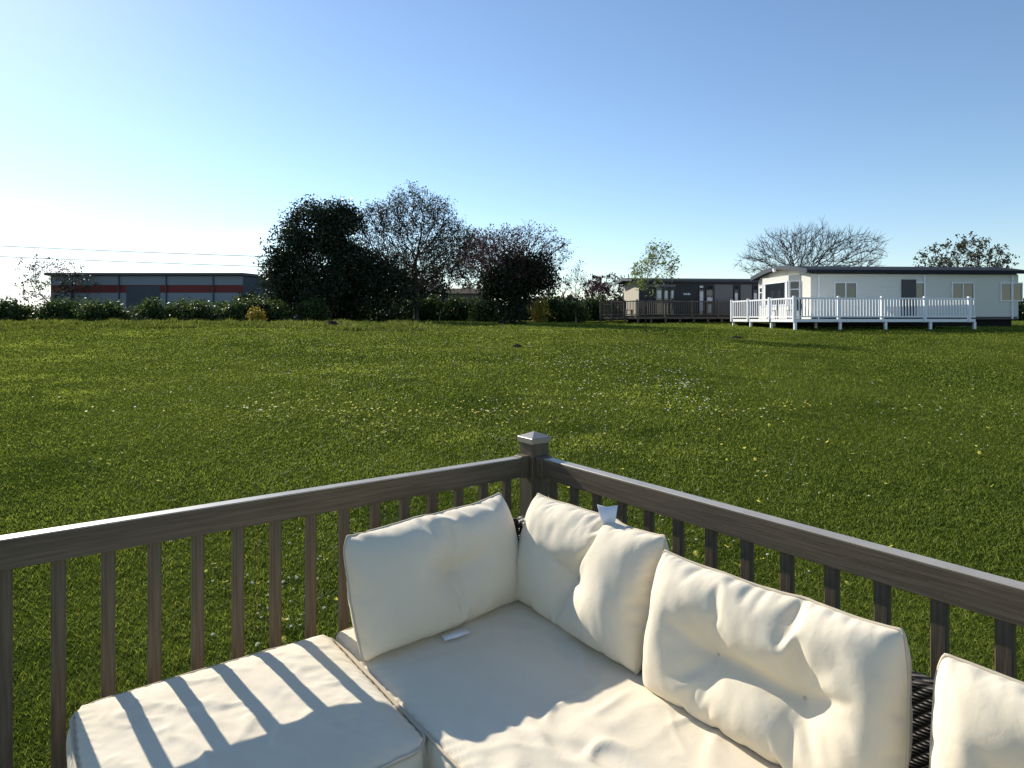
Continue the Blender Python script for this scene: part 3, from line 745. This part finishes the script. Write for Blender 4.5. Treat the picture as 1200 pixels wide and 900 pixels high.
# ivy-covered tree in front
lobI = [(600,330,30,22),(622,320,24,16),(580,330,20,18),(602,352,12,20),(600,370,8,12),(636,334,16,12),(603,308,14,14)]
r_, l_, o_ = tree('ivy_covered_tree', 'spreading tree whose trunk and centre are smothered in dark ivy', 'tree', 601, 38,
     [(600,298,42,32),(636,296,32,26),(573,303,30,30),(657,298,15,16),(615,280,28,16),(612,325,46,20)], 2600, .28, .015, twigm='red_twig', trunk_top=1.9, twigs=4, tlen=.5, nleaf=3200, lsize=.07, leafm='leaf_red', thick=.05)
iv = add_foliage(r_, lobI, o_, 26000, .095, M['leaf_ivy'], 38, .2, 'ivy')
# slim birch, bare
tree('birch_tree', 'slim bare birch with a pale trunk right of the ivy covered tree', 'tree', 675, 43, [(676,335,13,24),(678,320,7,12)], 260, .25, .007, barkm='pale_bark', trunk_top=2.4, twigs=4, tlen=.4, nleaf=300, lsize=.07, leafm='leaf_red', up=.3, thick=.03)
for u, yy, lbx in ((640,52,[(650,340,18,16)]),(724,60,[(712,338,22,15),(735,342,20,14)]),(700,62,[(700,340,14,14)])):
    tree('purple_leaf_tree', {640:'low thin tree half hidden behind the ivy covered tree',724:'low purple leaved tree directly behind the left end of the dark lodge deck',700:'small purple leaved tree between the birch and the dark lodge'}[u], 'tree', u, yy, lbx, 300, .4, .012, twigm='red_twig', trunk_top=1.2, twigs=4, tlen=.55, nleaf=2600 if u != 640 else 500, lsize=.10, leafm='leaf_red', thick=.05)
# bare tree behind the white caravan
tree('bare_tree', 'large leafless tree rising behind the white caravan roof', 'tree', 935, 58, [(925,300,50,28),(950,287,45,20),(890,312,26,16),(990,300,45,30)], 3200, .40, .017, trunk_top=2.2, twigs=4, tlen=.9, up=.30, thick=.09)
# young tree on the lawn
tree('young_tree', 'young staked tree with fresh pale leaves standing alone on the lawn', 'tree', 757, 27.6, [(757,325,17,20),(750,330,14,14),(768,305,11,16),(782,315,12,14),(778,298,7,9)], 420, .14, .0048, trunk_top=1.35, twigs=3, tlen=.34, nleaf=1700, lsize=.06, leafm='leaf_fresh', up=.35, thick=.012, pexp=2.4, spread=.25)
# trees and bushes outside the photo's edges keep the tree line going
tree('bare_tree', 'round bare tree beyond the industrial building at the far left', 'tree', 60, 75, [(60,330,40,26),(85,336,30,20)], 500, .7, .02, twigs=3, tlen=.9, nleaf=1500, lsize=.15, thick=.1)
tree('budding_tree', 'budding tree behind the hedge at the far right', 'tree', 1130, 62, [(1130,315,50,34),(1095,330,30,24)], 700, .6, .018, twigs=3, tlen=.8, nleaf=5000, lsize=.15, thick=.09)

# hedges and shrubs: each bush its own thing
GH = 'bushes of the hedge under the trees'
HL = M['leaf_hedge']
spec = [(285,350,26,42,HL,'low green bush at the left end in front of the industrial building'),(325,352,28,43,HL,'low green bush just right of the yellow flowering one'),
    (365,352,26,44,HL,'low bush under the left side of the dense evergreen tree'),(415,352,30,49,HL,'shaded bush under the middle of the dense evergreen tree'),(455,348,30,50,HL,'shaded bush left of the tallest tree trunk'),
    (500,346,32,51,HL,'shaded bush right of the tallest tree trunk'),(540,348,30,50,HL,'bush below the twiggy reddish tree'),(575,350,26,46,HL,'bush immediately left of the ivy covered trunk'),
    (640,346,24,46,HL,'sunlit green bush immediately right of the ivy covered trunk'),(668,352,24,45,HL,'low bush at the foot of the bare birch'),(694,350,18,50,HL,'dark bush left of the dark lodge deck'),
    (300,343,20,52,M['leaf_dark'],'dark bush against the industrial building wall'),(318,340,16,50,M['leaf_dark'],'dark bush at the left foot of the evergreen tree'),
    (240,352,32,43,HL,'green bush outside the left edge of the photo'),(190,350,34,44,HL,'second green bush leftward outside the photo'),(130,352,40,45,HL,'wide green bush toward the far left'),(60,350,44,46,HL,'green bush near the left frame end'),(-15,350,44,46,HL,'leftmost green bush of the hedge'),
    (470,306,54,56,M['leaf_dark'],'tall dark thicket behind the tallest tree'),(400,335,60,60,M['leaf_dark'],'tall dark thicket behind the evergreen tree'),(520,332,40,80,M['leaf_dark'],'dark thicket behind the reddish tree'),(650,346,50,62,M['leaf_dark'],'far dark thicket behind the bare birch'),(722,348,40,64,M['leaf_dark'],'far dark thicket behind the dark lodge'),
    (1080,345,60,60,HL,'wide bush at the right behind the white caravan'),(1180,342,60,60,HL,'rightmost wide bush of the hedge')]
for (u, vt, ru, yy, mm, lab) in spec:
    bush('bush', lab, u, vt, ru, yy, int((2600+ru*45)*(2.6 if mm is not HL and ru > 30 else 1)), .13*yy/45, mm, group=GH)
bush('flowering_bush', 'small yellow flowering bush in the hedge at the left', 299, 361, 9, 39, 900, .09, M['leaf_gorse'])
bush('flowering_bush', 'yellow flowering bush just right of the ivy covered tree', 631, 346, 11, 44, 900, .10, M['leaf_gorse'])
for u, yy, s in ((589,37.3,'pale slender sapling against the left of the ivy covered trunk'),(515,46,'thin pale sapling below the tallest tree')):
    tree('sapling', s, 'tree', u, yy, [(u,362,5,9)], 60, .16, .006, barkm='pale_bark', trunk_top=.7, twigs=2, tlen=.2, nleaf=160, lsize=.06, leafm='leaf_hedge', thick=.01)

# molehills and a clump
M['soil'] = mat('dark_soil', (.03,.022,.016), 1, .05); vary(M['soil'], (.015,.011,.008), (.05,.04,.03), 20, bump=.8, bscale=40, dist=.02)
def mound(name, label, u, v, ru, hgt, Y, m):
    p = uv(u, v, Y); gz = float(ground(p.x, Y)); W = ru*Y/F; vv_, ff_ = [], []; nr, na = 9, 28
    for i in range(nr+1):
        for j in range(na):
            a = 2*math.pi*j/na; r = W*i/nr; z = hgt*math.cos(min(i/nr,1)*math.pi/2)**1.2*(1+.45*mn.noise(Vector((r*9*math.cos(a)+u, r*9*math.sin(a), 2))))
            vv_.append((r*math.cos(a)*(1+.1*math.sin(3*a+u)), r*.8*math.sin(a), z-.03*(i == nr)))
    ff_ = [(i*na+j, i*na+(j+1)%na, (i+1)*na+(j+1)%na, (i+1)*na+j) for i in range(nr) for j in range(na)]
    o = npmesh(name, vv_, ff_, m); o.location = (p.x, Y, gz); return tag(o, label, 'molehill')
mound('molehill', 'dark molehill alone in the middle of the field', 606, 409, 7, .09, 22.3, M['soil'])
mound('molehill', 'low dark molehill in front of the white caravan deck', 862, 397, 9, .08, 25.8, M['soil'])
mound('molehill', 'brown earth heap on the rough bank below the evergreen tree', 388, 383, 12, .2, 33.5, M['soil'])

# ------------------------------------------------------------------ dark lodge with its deck
M['dk_wall'] = mat('charcoal_cladding', (.035,.038,.042), .6, .3)
def cladding(m, c, pitch, ax='Z'):
    tc = N(m, 'ShaderNodeTexCoord'); wv = N(m, 'ShaderNodeTexWave', bands_direction=ax, wave_profile='SAW', i_Scale=pitch); L(m, tc, 'Object', wv, 'Vector')
    bp = N(m, 'ShaderNodeBump', i_Strength=.6, i_Distance=.02); L(m, wv, 'Fac', bp, 'Height'); L(m, bp, 'Normal', PB(m), 'Normal')
    return m
cladding(M['dk_wall'], None, 2.2)
M['cream_wall'] = cladding(mat('cream_cladding', (.50,.46,.36), .6, .3), None, 2.2)
M['grey_panel'] = cladding(mat('grey_panel', (.17,.17,.165), .6, .3), None, 2.2)
M['white_wall'] = cladding(mat('pale_cladding', (.66,.64,.56), .55, .3), None, 2.2)
M['roof_dk'] = mat('dark_roof', (.02,.022,.026), .7, .15); vary(M['roof_dk'], (.016,.018,.022), (.026,.028,.033), 3)
M['fascia'] = mat('dark_blue_fascia', (.02,.024,.035), .4, .5)
M['white'] = mat('white_plastic', (.80,.81,.82), .4, .4)
M['frame_dk'] = mat('dark_window_frame', (.03,.032,.036), .4, .4)
m = M['glass'] = mat('window_glass', (.02,.025,.03), .06, .8); m.node_tree.nodes['Principled BSDF'].inputs['Metallic'].default_value = 0
M['blind'] = mat('pale_blind', (.75,.75,.72), .8, .1)
M['brown_dk'] = mat('brown_deck_timber', (.09,.07,.055), .7, .2); vary(M['brown_dk'], (.10,.08,.06), (.18,.145,.11), 6)
M['under'] = mat('dark_underframe', (.02,.02,.02), .9, .05)

def railing_run(root, p0, p1, z, m, hgt=1.0, posts=None, post_w=.1, nb=None, bw=.035):
    """posts, rails and balusters from p0 to p1, each a part"""
    d = Vector((p1[0]-p0[0], p1[1]-p0[1], 0)); ln = d.length; d.normalize(); ang = math.atan2(d.y, d.x)
    def put(mb, name, t, zz=z):
        o = mb.build(name, m, root); o.location = (p0[0]+d.x*t, p0[1]+d.y*t, zz); o.rotation_euler.z = ang; return o
    for t in posts: put(MB().box(-post_w/2,post_w/2,-post_w/2,post_w/2,-.14,hgt+.07,.008), 'post', t)
    put(MB().box(0,ln,-.03,.03,hgt-.07,hgt), 'top_rail', 0); put(MB().box(0,ln,-.025,.025,.08,.14), 'bottom_rail', 0)
    first = None
    for k in range(nb):
        t = (k+.5)/nb*ln
        if min(abs(t-q) for q in posts) < post_w*.6: continue
        if first is None: first = put(MB().box(-bw/2,bw/2,-.015,.015,.139,hgt-.069), 'baluster', t)
        else:
            b = first.copy(); COL.objects.link(b); b.location = (p0[0]+d.x*t, p0[1]+d.y*t, z)
def window(root, x0, x1, z0, z1, y, fm, mull=(), trans=(), blind=None, depth=.05, axis='y'):
    f = MB(); w_ = .055
    f.box(x0,x1,y-depth,y,z0,z0+w_).box(x0,x1,y-depth,y,z1-w_,z1).box(x0,x0+w_,y-depth,y,z0+w_,z1-w_).box(x1-w_,x1,y-depth,y,z0+w_,z1-w_)
    for t in mull: f.box(t-w_/2,t+w_/2,y-depth+.004,y,z0+w_,z1-w_)
    for t in trans: f.box(x0+w_,x1-w_,y-depth+.006,y,t-w_/2,t+w_/2)
    fo = f.build('window', fm, root)
    MB().box(x0+w_*.6,x1-w_*.6,y-.018,y-.010,z0+w_*.6,z1-w_*.6).build('pane', M['glass'], fo)
    if blind:
        for (a, b, c, d_) in blind: MB().box(a,b,y-.026,y-.0205,c,d_).build('blind', M['blind'], fo)
    return fo
LA = math.atan2(.10, .995)
lo = empty('lodge', (8.34,43,0), LA, 'long charcoal lodge with tall windows behind a brown raised deck', 'lodge')
FZ, EZ = 1.92, 4.24
tt = lambda u: (((u-600)/F)*43-8.34)/(.995-.10*((u-600)/F))
LW, LL = 3.6, 12.5
MB().box(0,LL,0,LW,FZ,EZ).build('wall', M['dk_wall'], lo)
MB().prism([(.003,FZ+.02),(LW-.003,FZ+.02),(LW-.003,EZ-.02),(LW/2,EZ+.10),(.003,EZ-.02)], 'x', -.03, -.001).build('gable_wall', M['cream_wall'], lo)
MB().prism([(-.3,EZ-.07),(-.3,EZ+.05),(LW/2,EZ+.26),(LW+.3,EZ+.05),(LW+.3,EZ-.07),(LW/2,EZ+.10)], 'x', -.55, LL+.3).build('roof', M['roof_dk'], lo)
MB().prism([(-.32,EZ-.10),(-.32,EZ+.06),(LW/2,EZ+.28),(LW+.32,EZ+.06),(LW+.32,EZ-.10),(LW/2,EZ+.08)], 'x', -.6, -.553).build('bargeboard', M['fascia'], lo)
MB().box(-.5,LL+.25,-.345,-.32,EZ-.10,EZ+.05).build('gutter', M['fascia'], lo)
MB().box(.2,LL-.2,.2,LW-.2,1.45,FZ-.002).build('underframe', M['under'], lo)
# glazed front portion, panels and windows along the long wall
for u0, u1 in ((837,858.5),(867.5,880.5)):
    MB().box(tt(u0),tt(u1),-.05,-.002,FZ+.02,EZ-.25).build('cladding_panel', M['grey_panel'], lo)
MB().box(tt(889),tt(900),-.055,-.002,FZ+.02,EZ-.1).build('cladding_panel', M['cream_wall'], lo)
for u0, u1, kk in ((768,776.5,1),(777,784,1),(784.5,791,1)):
    a, b = tt(u0), tt(u1); window(lo, a, b, FZ+.05, EZ-.45, -.004, M['frame_dk'], trans=(FZ+1.0, FZ+1.75), blind=[(a+.12,b-.12,FZ+1.15,FZ+1.65)])
window(lo, tt(818.5), tt(825), FZ+.05, EZ-.28, -.004, M['frame_dk'], trans=(FZ+1.75,), blind=[(tt(818.5)+.09,tt(825)-.06,FZ+.3,FZ+1.6),(tt(818.5)+.09,tt(825)-.06,FZ+1.84,FZ+1.98)])
window(lo, tt(827), tt(836), FZ+.05, EZ-.28, -.004, M['frame_dk'], trans=(FZ+1.3,), blind=[(tt(827)+.08,tt(836)-.08,FZ+.9,FZ+1.2),(tt(829.5),tt(833),FZ+.2,FZ+.75)])
window(lo, tt(860), tt(865.5), FZ+.9, EZ-.28, -.004, M['frame_dk'], trans=(FZ+1.6,), blind=[(tt(860)+.07,tt(865.5)-.07,FZ+1.0,FZ+1.5)])
window(lo, tt(882), tt(888), FZ+.9, EZ-.28, -.004, M['frame_dk'], trans=(FZ+1.6,), blind=[(tt(882)+.07,tt(888)-.07,FZ+1.0,FZ+1.5)])
MB().box(.05,tt(791),-.09,-.004,EZ-.42,EZ-.27).build('window_head_trim', M['grey_panel'], lo)
sg = MB()
for k, (a, b) in enumerate(((0,.05),(.08,.12),(.15,.21),(.24,.28),(.31,.37),(.40,.45))): sg.box(a,b,-.02,0,0,.10 if k % 2 else .13)
s_ = sg.build('name_sign', M['white'], lo); s_.location = (tt(801), -.006, EZ-.95)

d1 = empty('deck', (0,0,0), 0, 'brown raised deck with railing in front of the dark lodge', 'deck')
DF = 1.86
A_, B_, C_ = (5.9,44.0), (7.85,41.0), (15.6,43.1)
def slab(mb, poly, z0, z1): return mb.prism(poly, 'z', z0, z1)
slab(MB(), [A_, B_, C_, (15.2,45.5), (9.2,43.8), (8.2,47.0), (6.5,47.0)], DF-.16, DF).build('deck_floor', M['brown_dk'], d1)
railing_run(d1, A_, B_, DF, M['brown_dk'], 1.0, (0.05,1.2,2.35,3.53), .1, 26)
railing_run(d1, B_, C_, DF, M['brown_dk'], 1.0, (1.9,3.8,5.7,7.6), .1, 62)
for t in np.linspace(0,1,4): 
    x = A_[0]+(B_[0]-A_[0])*t+.05; y = A_[1]+(B_[1]-A_[1])*t+.1; MB().box(x-.06,x+.06,y-.06,y+.06,float(ground(x,y))-.1,DF-.161).build('leg', M['brown_dk'], d1)
for t in np.linspace(.12,1,8):
    x = B_[0]+(C_[0]-B_[0])*t; y = B_[1]+(C_[1]-B_[1])*t+.12; MB().box(x-.06,x+.06,y-.06,y+.06,float(ground(x,y))-.1,DF-.161).build('leg', M['brown_dk'], d1)
st = MB()
for k in range(2): st.box(7.2+.25*k,7.5+.25*k,40.3,41.0,1.42+.16*(1-k),1.46+.16*(1-k))
chs = []
def garden_chair(x, y, z, rz, label):
    r = empty('garden_chair', (x,y,z), rz, label, 'chair')
    MB().box(-.24,.24,-.24,.24,.40,.44,.006).build('seat', M['under'], r)
    MB().box(-.24,.24,.22,.26,.45,.95,.006).build('backrest', M['under'], r)
    for a in (-.2,.2):
        for b in (-.2,.2): MB().box(a-.02,a+.02,b-.02,b+.02,0,.40).build('leg', M['under'], r)
garden_chair(7.6, 42.6, DF, 1.2, 'dark garden chair on the left end of the brown deck')

# ------------------------------------------------------------------ white caravan with its white deck
G0, G1 = Vector((14.67,39.0)), Vector((15.04,33.0))
wd_ = (G1-G0); GL = wd_.length; gx = wd_.normalized(); ga = math.atan2(gx.y, gx.x)     # local x runs along the gable, local +y goes away behind it
wc = empty('caravan', (G0.x,G0.y,0), ga, 'pale static caravan with curved dark roof edge and bay front window', 'caravan')
FW, EW, PK = 1.70, 4.02, 4.42
LEN = 11
arc = [(-.28+(GL+.56)*t, EW-.02+(PK-EW)*math.sin(math.pi*t)) for t in np.linspace(0,1,15)]
up_ = [(x, z+.17) for x, z in arc][::-1]
MB().box(0,GL,.0,LEN,FW,EW-.05).build('wall', M['white_wall'], wc)
MB().prism([(x, z-.003) for x, z in [(0,EW-.06)]+[a for a in arc if 0 < a[0] < GL]+[(GL,EW-.06)]], 'y', .003, LEN-.01).build('gable_wall', M['white_wall'], wc)
MB().prism(arc+up_, 'y', -.30, LEN+.3).build('roof', M['roof_dk'], wc)
a2 = [(x, z-.03) for x, z in arc]; u2 = [(x, z+.20) for x, z in arc][::-1]
MB().prism(a2+u2, 'y', -.36, -.303).build('bargeboard', M['fascia'], wc)
MB().box(-.03,.0,0.05,LEN,FW,EW-.1).build('corner_trim', M['white'], wc)
# bay: centre pane wall and two angled cheeks
bx0, bx1, c0, c1 = .9, 5.1, 1.45, 4.55
MB().prism([(bx0,.002),(c0,-.42),(c1,-.42),(bx1,.002)], 'z', FW+.02, EW-.02).build('bay_wall', M['white_wall'], wc)
window(wc, c0+.1, c1-.1, FW+.72, EW-.32, -.424, M['white'], mull=(), blind=[(c0+.17,c0+.42,FW+.8,EW-.4),(c1-.35,c1-.17,FW+.8,EW-.4)])
for s, (xa, ya, xb, yb) in enumerate(((bx0,.0,c0,-.42),(c1,-.42,bx1,0))):
    ln = math.hypot(xb-xa, yb-ya); w_ = window(wc, .06, ln-.06, FW+.72, EW-.32, -.004, M['white'], trans=(FW+1.55,)); w_.location = (xa, ya, 0); w_.rotation_euler.z = math.atan2(yb-ya, xb-xa)
window(wc, .2, .75, FW+.72, EW-.45, -.004, M['white'], trans=(FW+1.55,))
MB().tube([(GL/2,-.40,PK-.02),(GL/2,-.52,PK-.05)], [.09,.11], 12).build('lamp', M['white'], wc)
MB().box(.2,GL-.2,.3,LEN-.2,1.2,FW-.002).build('underframe', M['under'], wc)
MB().box(GL+.002,GL+.06,3.2+1.55,3.2+2.3,FW+.05,FW+2.0).build('door', M['frame_dk'], wc)
MB().box(GL+.001,GL+.02,.05,LEN-.05,FW-.02,FW+.12).build('trim', M['fascia'], wc)
for q in (.35,5.9,10.6): MB().box(GL+.002,GL+.07,q,q+.07,FW,EW-.1).build('downpipe', M['white'], wc)
for k in range(4):
    y0 = 1.2+2.4*k if k < 1 else 2.2+2.6*k-.4*(k == 1)*0
    w_ = window(wc, 0, 1.2, FW+.9, EW-.45, -.004, M['white'], mull=(.6,)); w_.location = (GL+.0, y0, 0); w_.rotation_euler.z = R(90)

d2 = empty('deck', (0,0,0), 0, 'white plastic raised deck with picket railing in front of the pale caravan', 'deck')
P0, P1 = (11.95,35.7), (12.72,29.5); P2 = (21.5,30.4)
slab(MB(), [P0, P1, P2, (21.5,33.0), (15.1,32.8), (14.5,39.2), (13.2,39.4)], EYE-.13, EYE+.005).build('deck_floor', M['white'], d2)
railing_run(d2, P0, P1, EYE, M['white'], .98, (.05,1.9,4.05,6.2), .12, 30, .045)
railing_run(d2, P1, P2, EYE, M['white'], .98, (2.1,4.2,6.3,8.5), .12, 60, .045)
for x, y in [(P0[0]+(P1[0]-P0[0])*t+.06, P0[1]+(P1[1]-P0[1])*t) for t in (.02,.33,.66,.99)]+[(P1[0]+(P2[0]-P1[0])*t, P1[1]+(P2[1]-P1[1])*t+.08) for t in (.25,.5,.75,1)]+[(13.4,33.5),(13.3,36.5),(14.6,31.5)]:
    MB().box(x-.055,x+.055,y-.055,y+.055,float(ground(x,y))-.1,EYE-.131).build('leg', M['white'], d2)
garden_chair(13.6, 31.6, EYE+.006, -1.4, 'dark garden chair on the white deck before the caravan window')
garden_chair(13.2, 33.2, EYE+.006, -1.7, 'second dark garden chair further back on the white deck')

# ------------------------------------------------------------------ industrial building far left, low buildings
M['met_white'] = mat('pale_metal_sheet', (.22,.25,.28), .5, .4); M['met_red'] = mat('red_metal_band', (.17,.022,.018), .5, .3)
for q in ('met_white','met_red'): cladding(M[q], None, 3.5, 'X')
M['met_dk'] = mat('dark_metal_sheet', (.045,.06,.075), .5, .4); M['met_teal'] = mat('dark_teal_sheet', (.03,.065,.07), .5, .4)
ib = empty('industrial_building', (0,0,0), 0, 'flat roofed metal building with a red band beyond the left hedge', 'building')
YB = 78
def bxy(u): return (u-600)/F*YB
def bz(v): return EYE-(v-HV)/F*YB
x0, x1, x2 = bxy(60), bxy(285), bxy(293)
MB().prism([(x0,YB),(x1,YB),(x1+2.4,YB+9),(x1+2.4,YB+20),(x0,YB+20)], 'z', 1.4, bz(323)).build('wall', M['met_dk'], ib)
MB().box(x0,x1-.02,YB-.08,YB-.003,bz(334),bz(323.6)).build('wall_panel', M['met_white'], ib)
MB().box(x0,x1-.02,YB-.09,YB-.003,bz(343),bz(334.1)).build('red_band', M['met_red'], ib)
MB().box(x0,x1-.02,YB-.08,YB-.003,1.45,bz(343.1)).build('wall_panel', M['met_white'], ib)
MB().prism([(x0-.5,YB-.5),(x1+.2,YB-.5),(x1+2.9,YB+9),(x1+2.9,YB+20.5),(x0-.5,YB+20.5)], 'z', bz(323)+.003, bz(320)).build('roof_edge', M['fascia'], ib)
for q in range(9): MB().box(x0+2.5+5.6*q,x0+2.62+5.6*q,YB-.22,YB-.092,1.45,bz(323.8)).build('downpipe', M['met_dk'], ib)
MB().box(x0+9,x0+13,YB-.12,YB-.091,1.45,bz(347)+1.2).build('shutter_door', M['met_dk'], ib)
xb = empty('industrial_building', (0,0,0), 0, 'dark teal shed with a pale downpipe joined to the evergreen tree edge', 'building')
MB().box(bxy(293)+2.6,bxy(345)+3,YB+8,YB+20,1.4,EYE+(HV-328)/F*(YB+8)).build('wall', M['met_teal'], xb)
MB().box(bxy(293)+2.5,bxy(345)+3.3,YB+7.6,YB+20.2,EYE+(HV-328)/F*(YB+8)+.003,EYE+(HV-326)/F*(YB+8)).build('roof_edge', M['fascia'], xb)
MB().box(bxy(293)+2.65,bxy(293)+3.0,YB+7.8,YB+7.99,1.4,EYE+(HV-329)/F*(YB+8)).build('downpipe', M['met_white'], xb)
lw_ = empty('low_building', (0,0,0), 0, 'long low pale building glimpsed between the trunks behind the trees', 'building')
yb = 72
MB().box((455-600)/F*yb,(572-600)/F*yb,yb,yb+8,1.4,EYE+(HV-344)/F*yb).build('wall', mat('pale_render', (.16,.14,.11), .8), lw_)
MB().prism([(yb-.4,EYE+(HV-344)/F*yb+.003),(yb+8.4,EYE+(HV-344)/F*yb+.003),(yb+4,EYE+(HV-336)/F*yb)], 'x', (452-600)/F*yb, (575-600)/F*yb).build('roof', mat('brown_tile', (.07,.055,.04), .9, .05), lw_)
# overhead wires on the left
M['wire'] = mat('grey_wire', (.12,.12,.13), .6)
for lab, va, vb, mid in (('upper overhead wire sagging above the industrial building', 292.5, 300.5, 1.5),('lower overhead wire just above the industrial building roof', 305, 312, 1.5)):
    pts = []
    for t in np.linspace(0, 1, 25):
        u = -80+520*t; v = (va-8)+(vb+4-va+8)*t+mid*math.sin(math.pi*t); pts.append(uv(u, v, 95))
    o = MB().tube(pts, .045, 5).build('overhead_wire', M['wire'], None); tag(o, lab, 'wire')
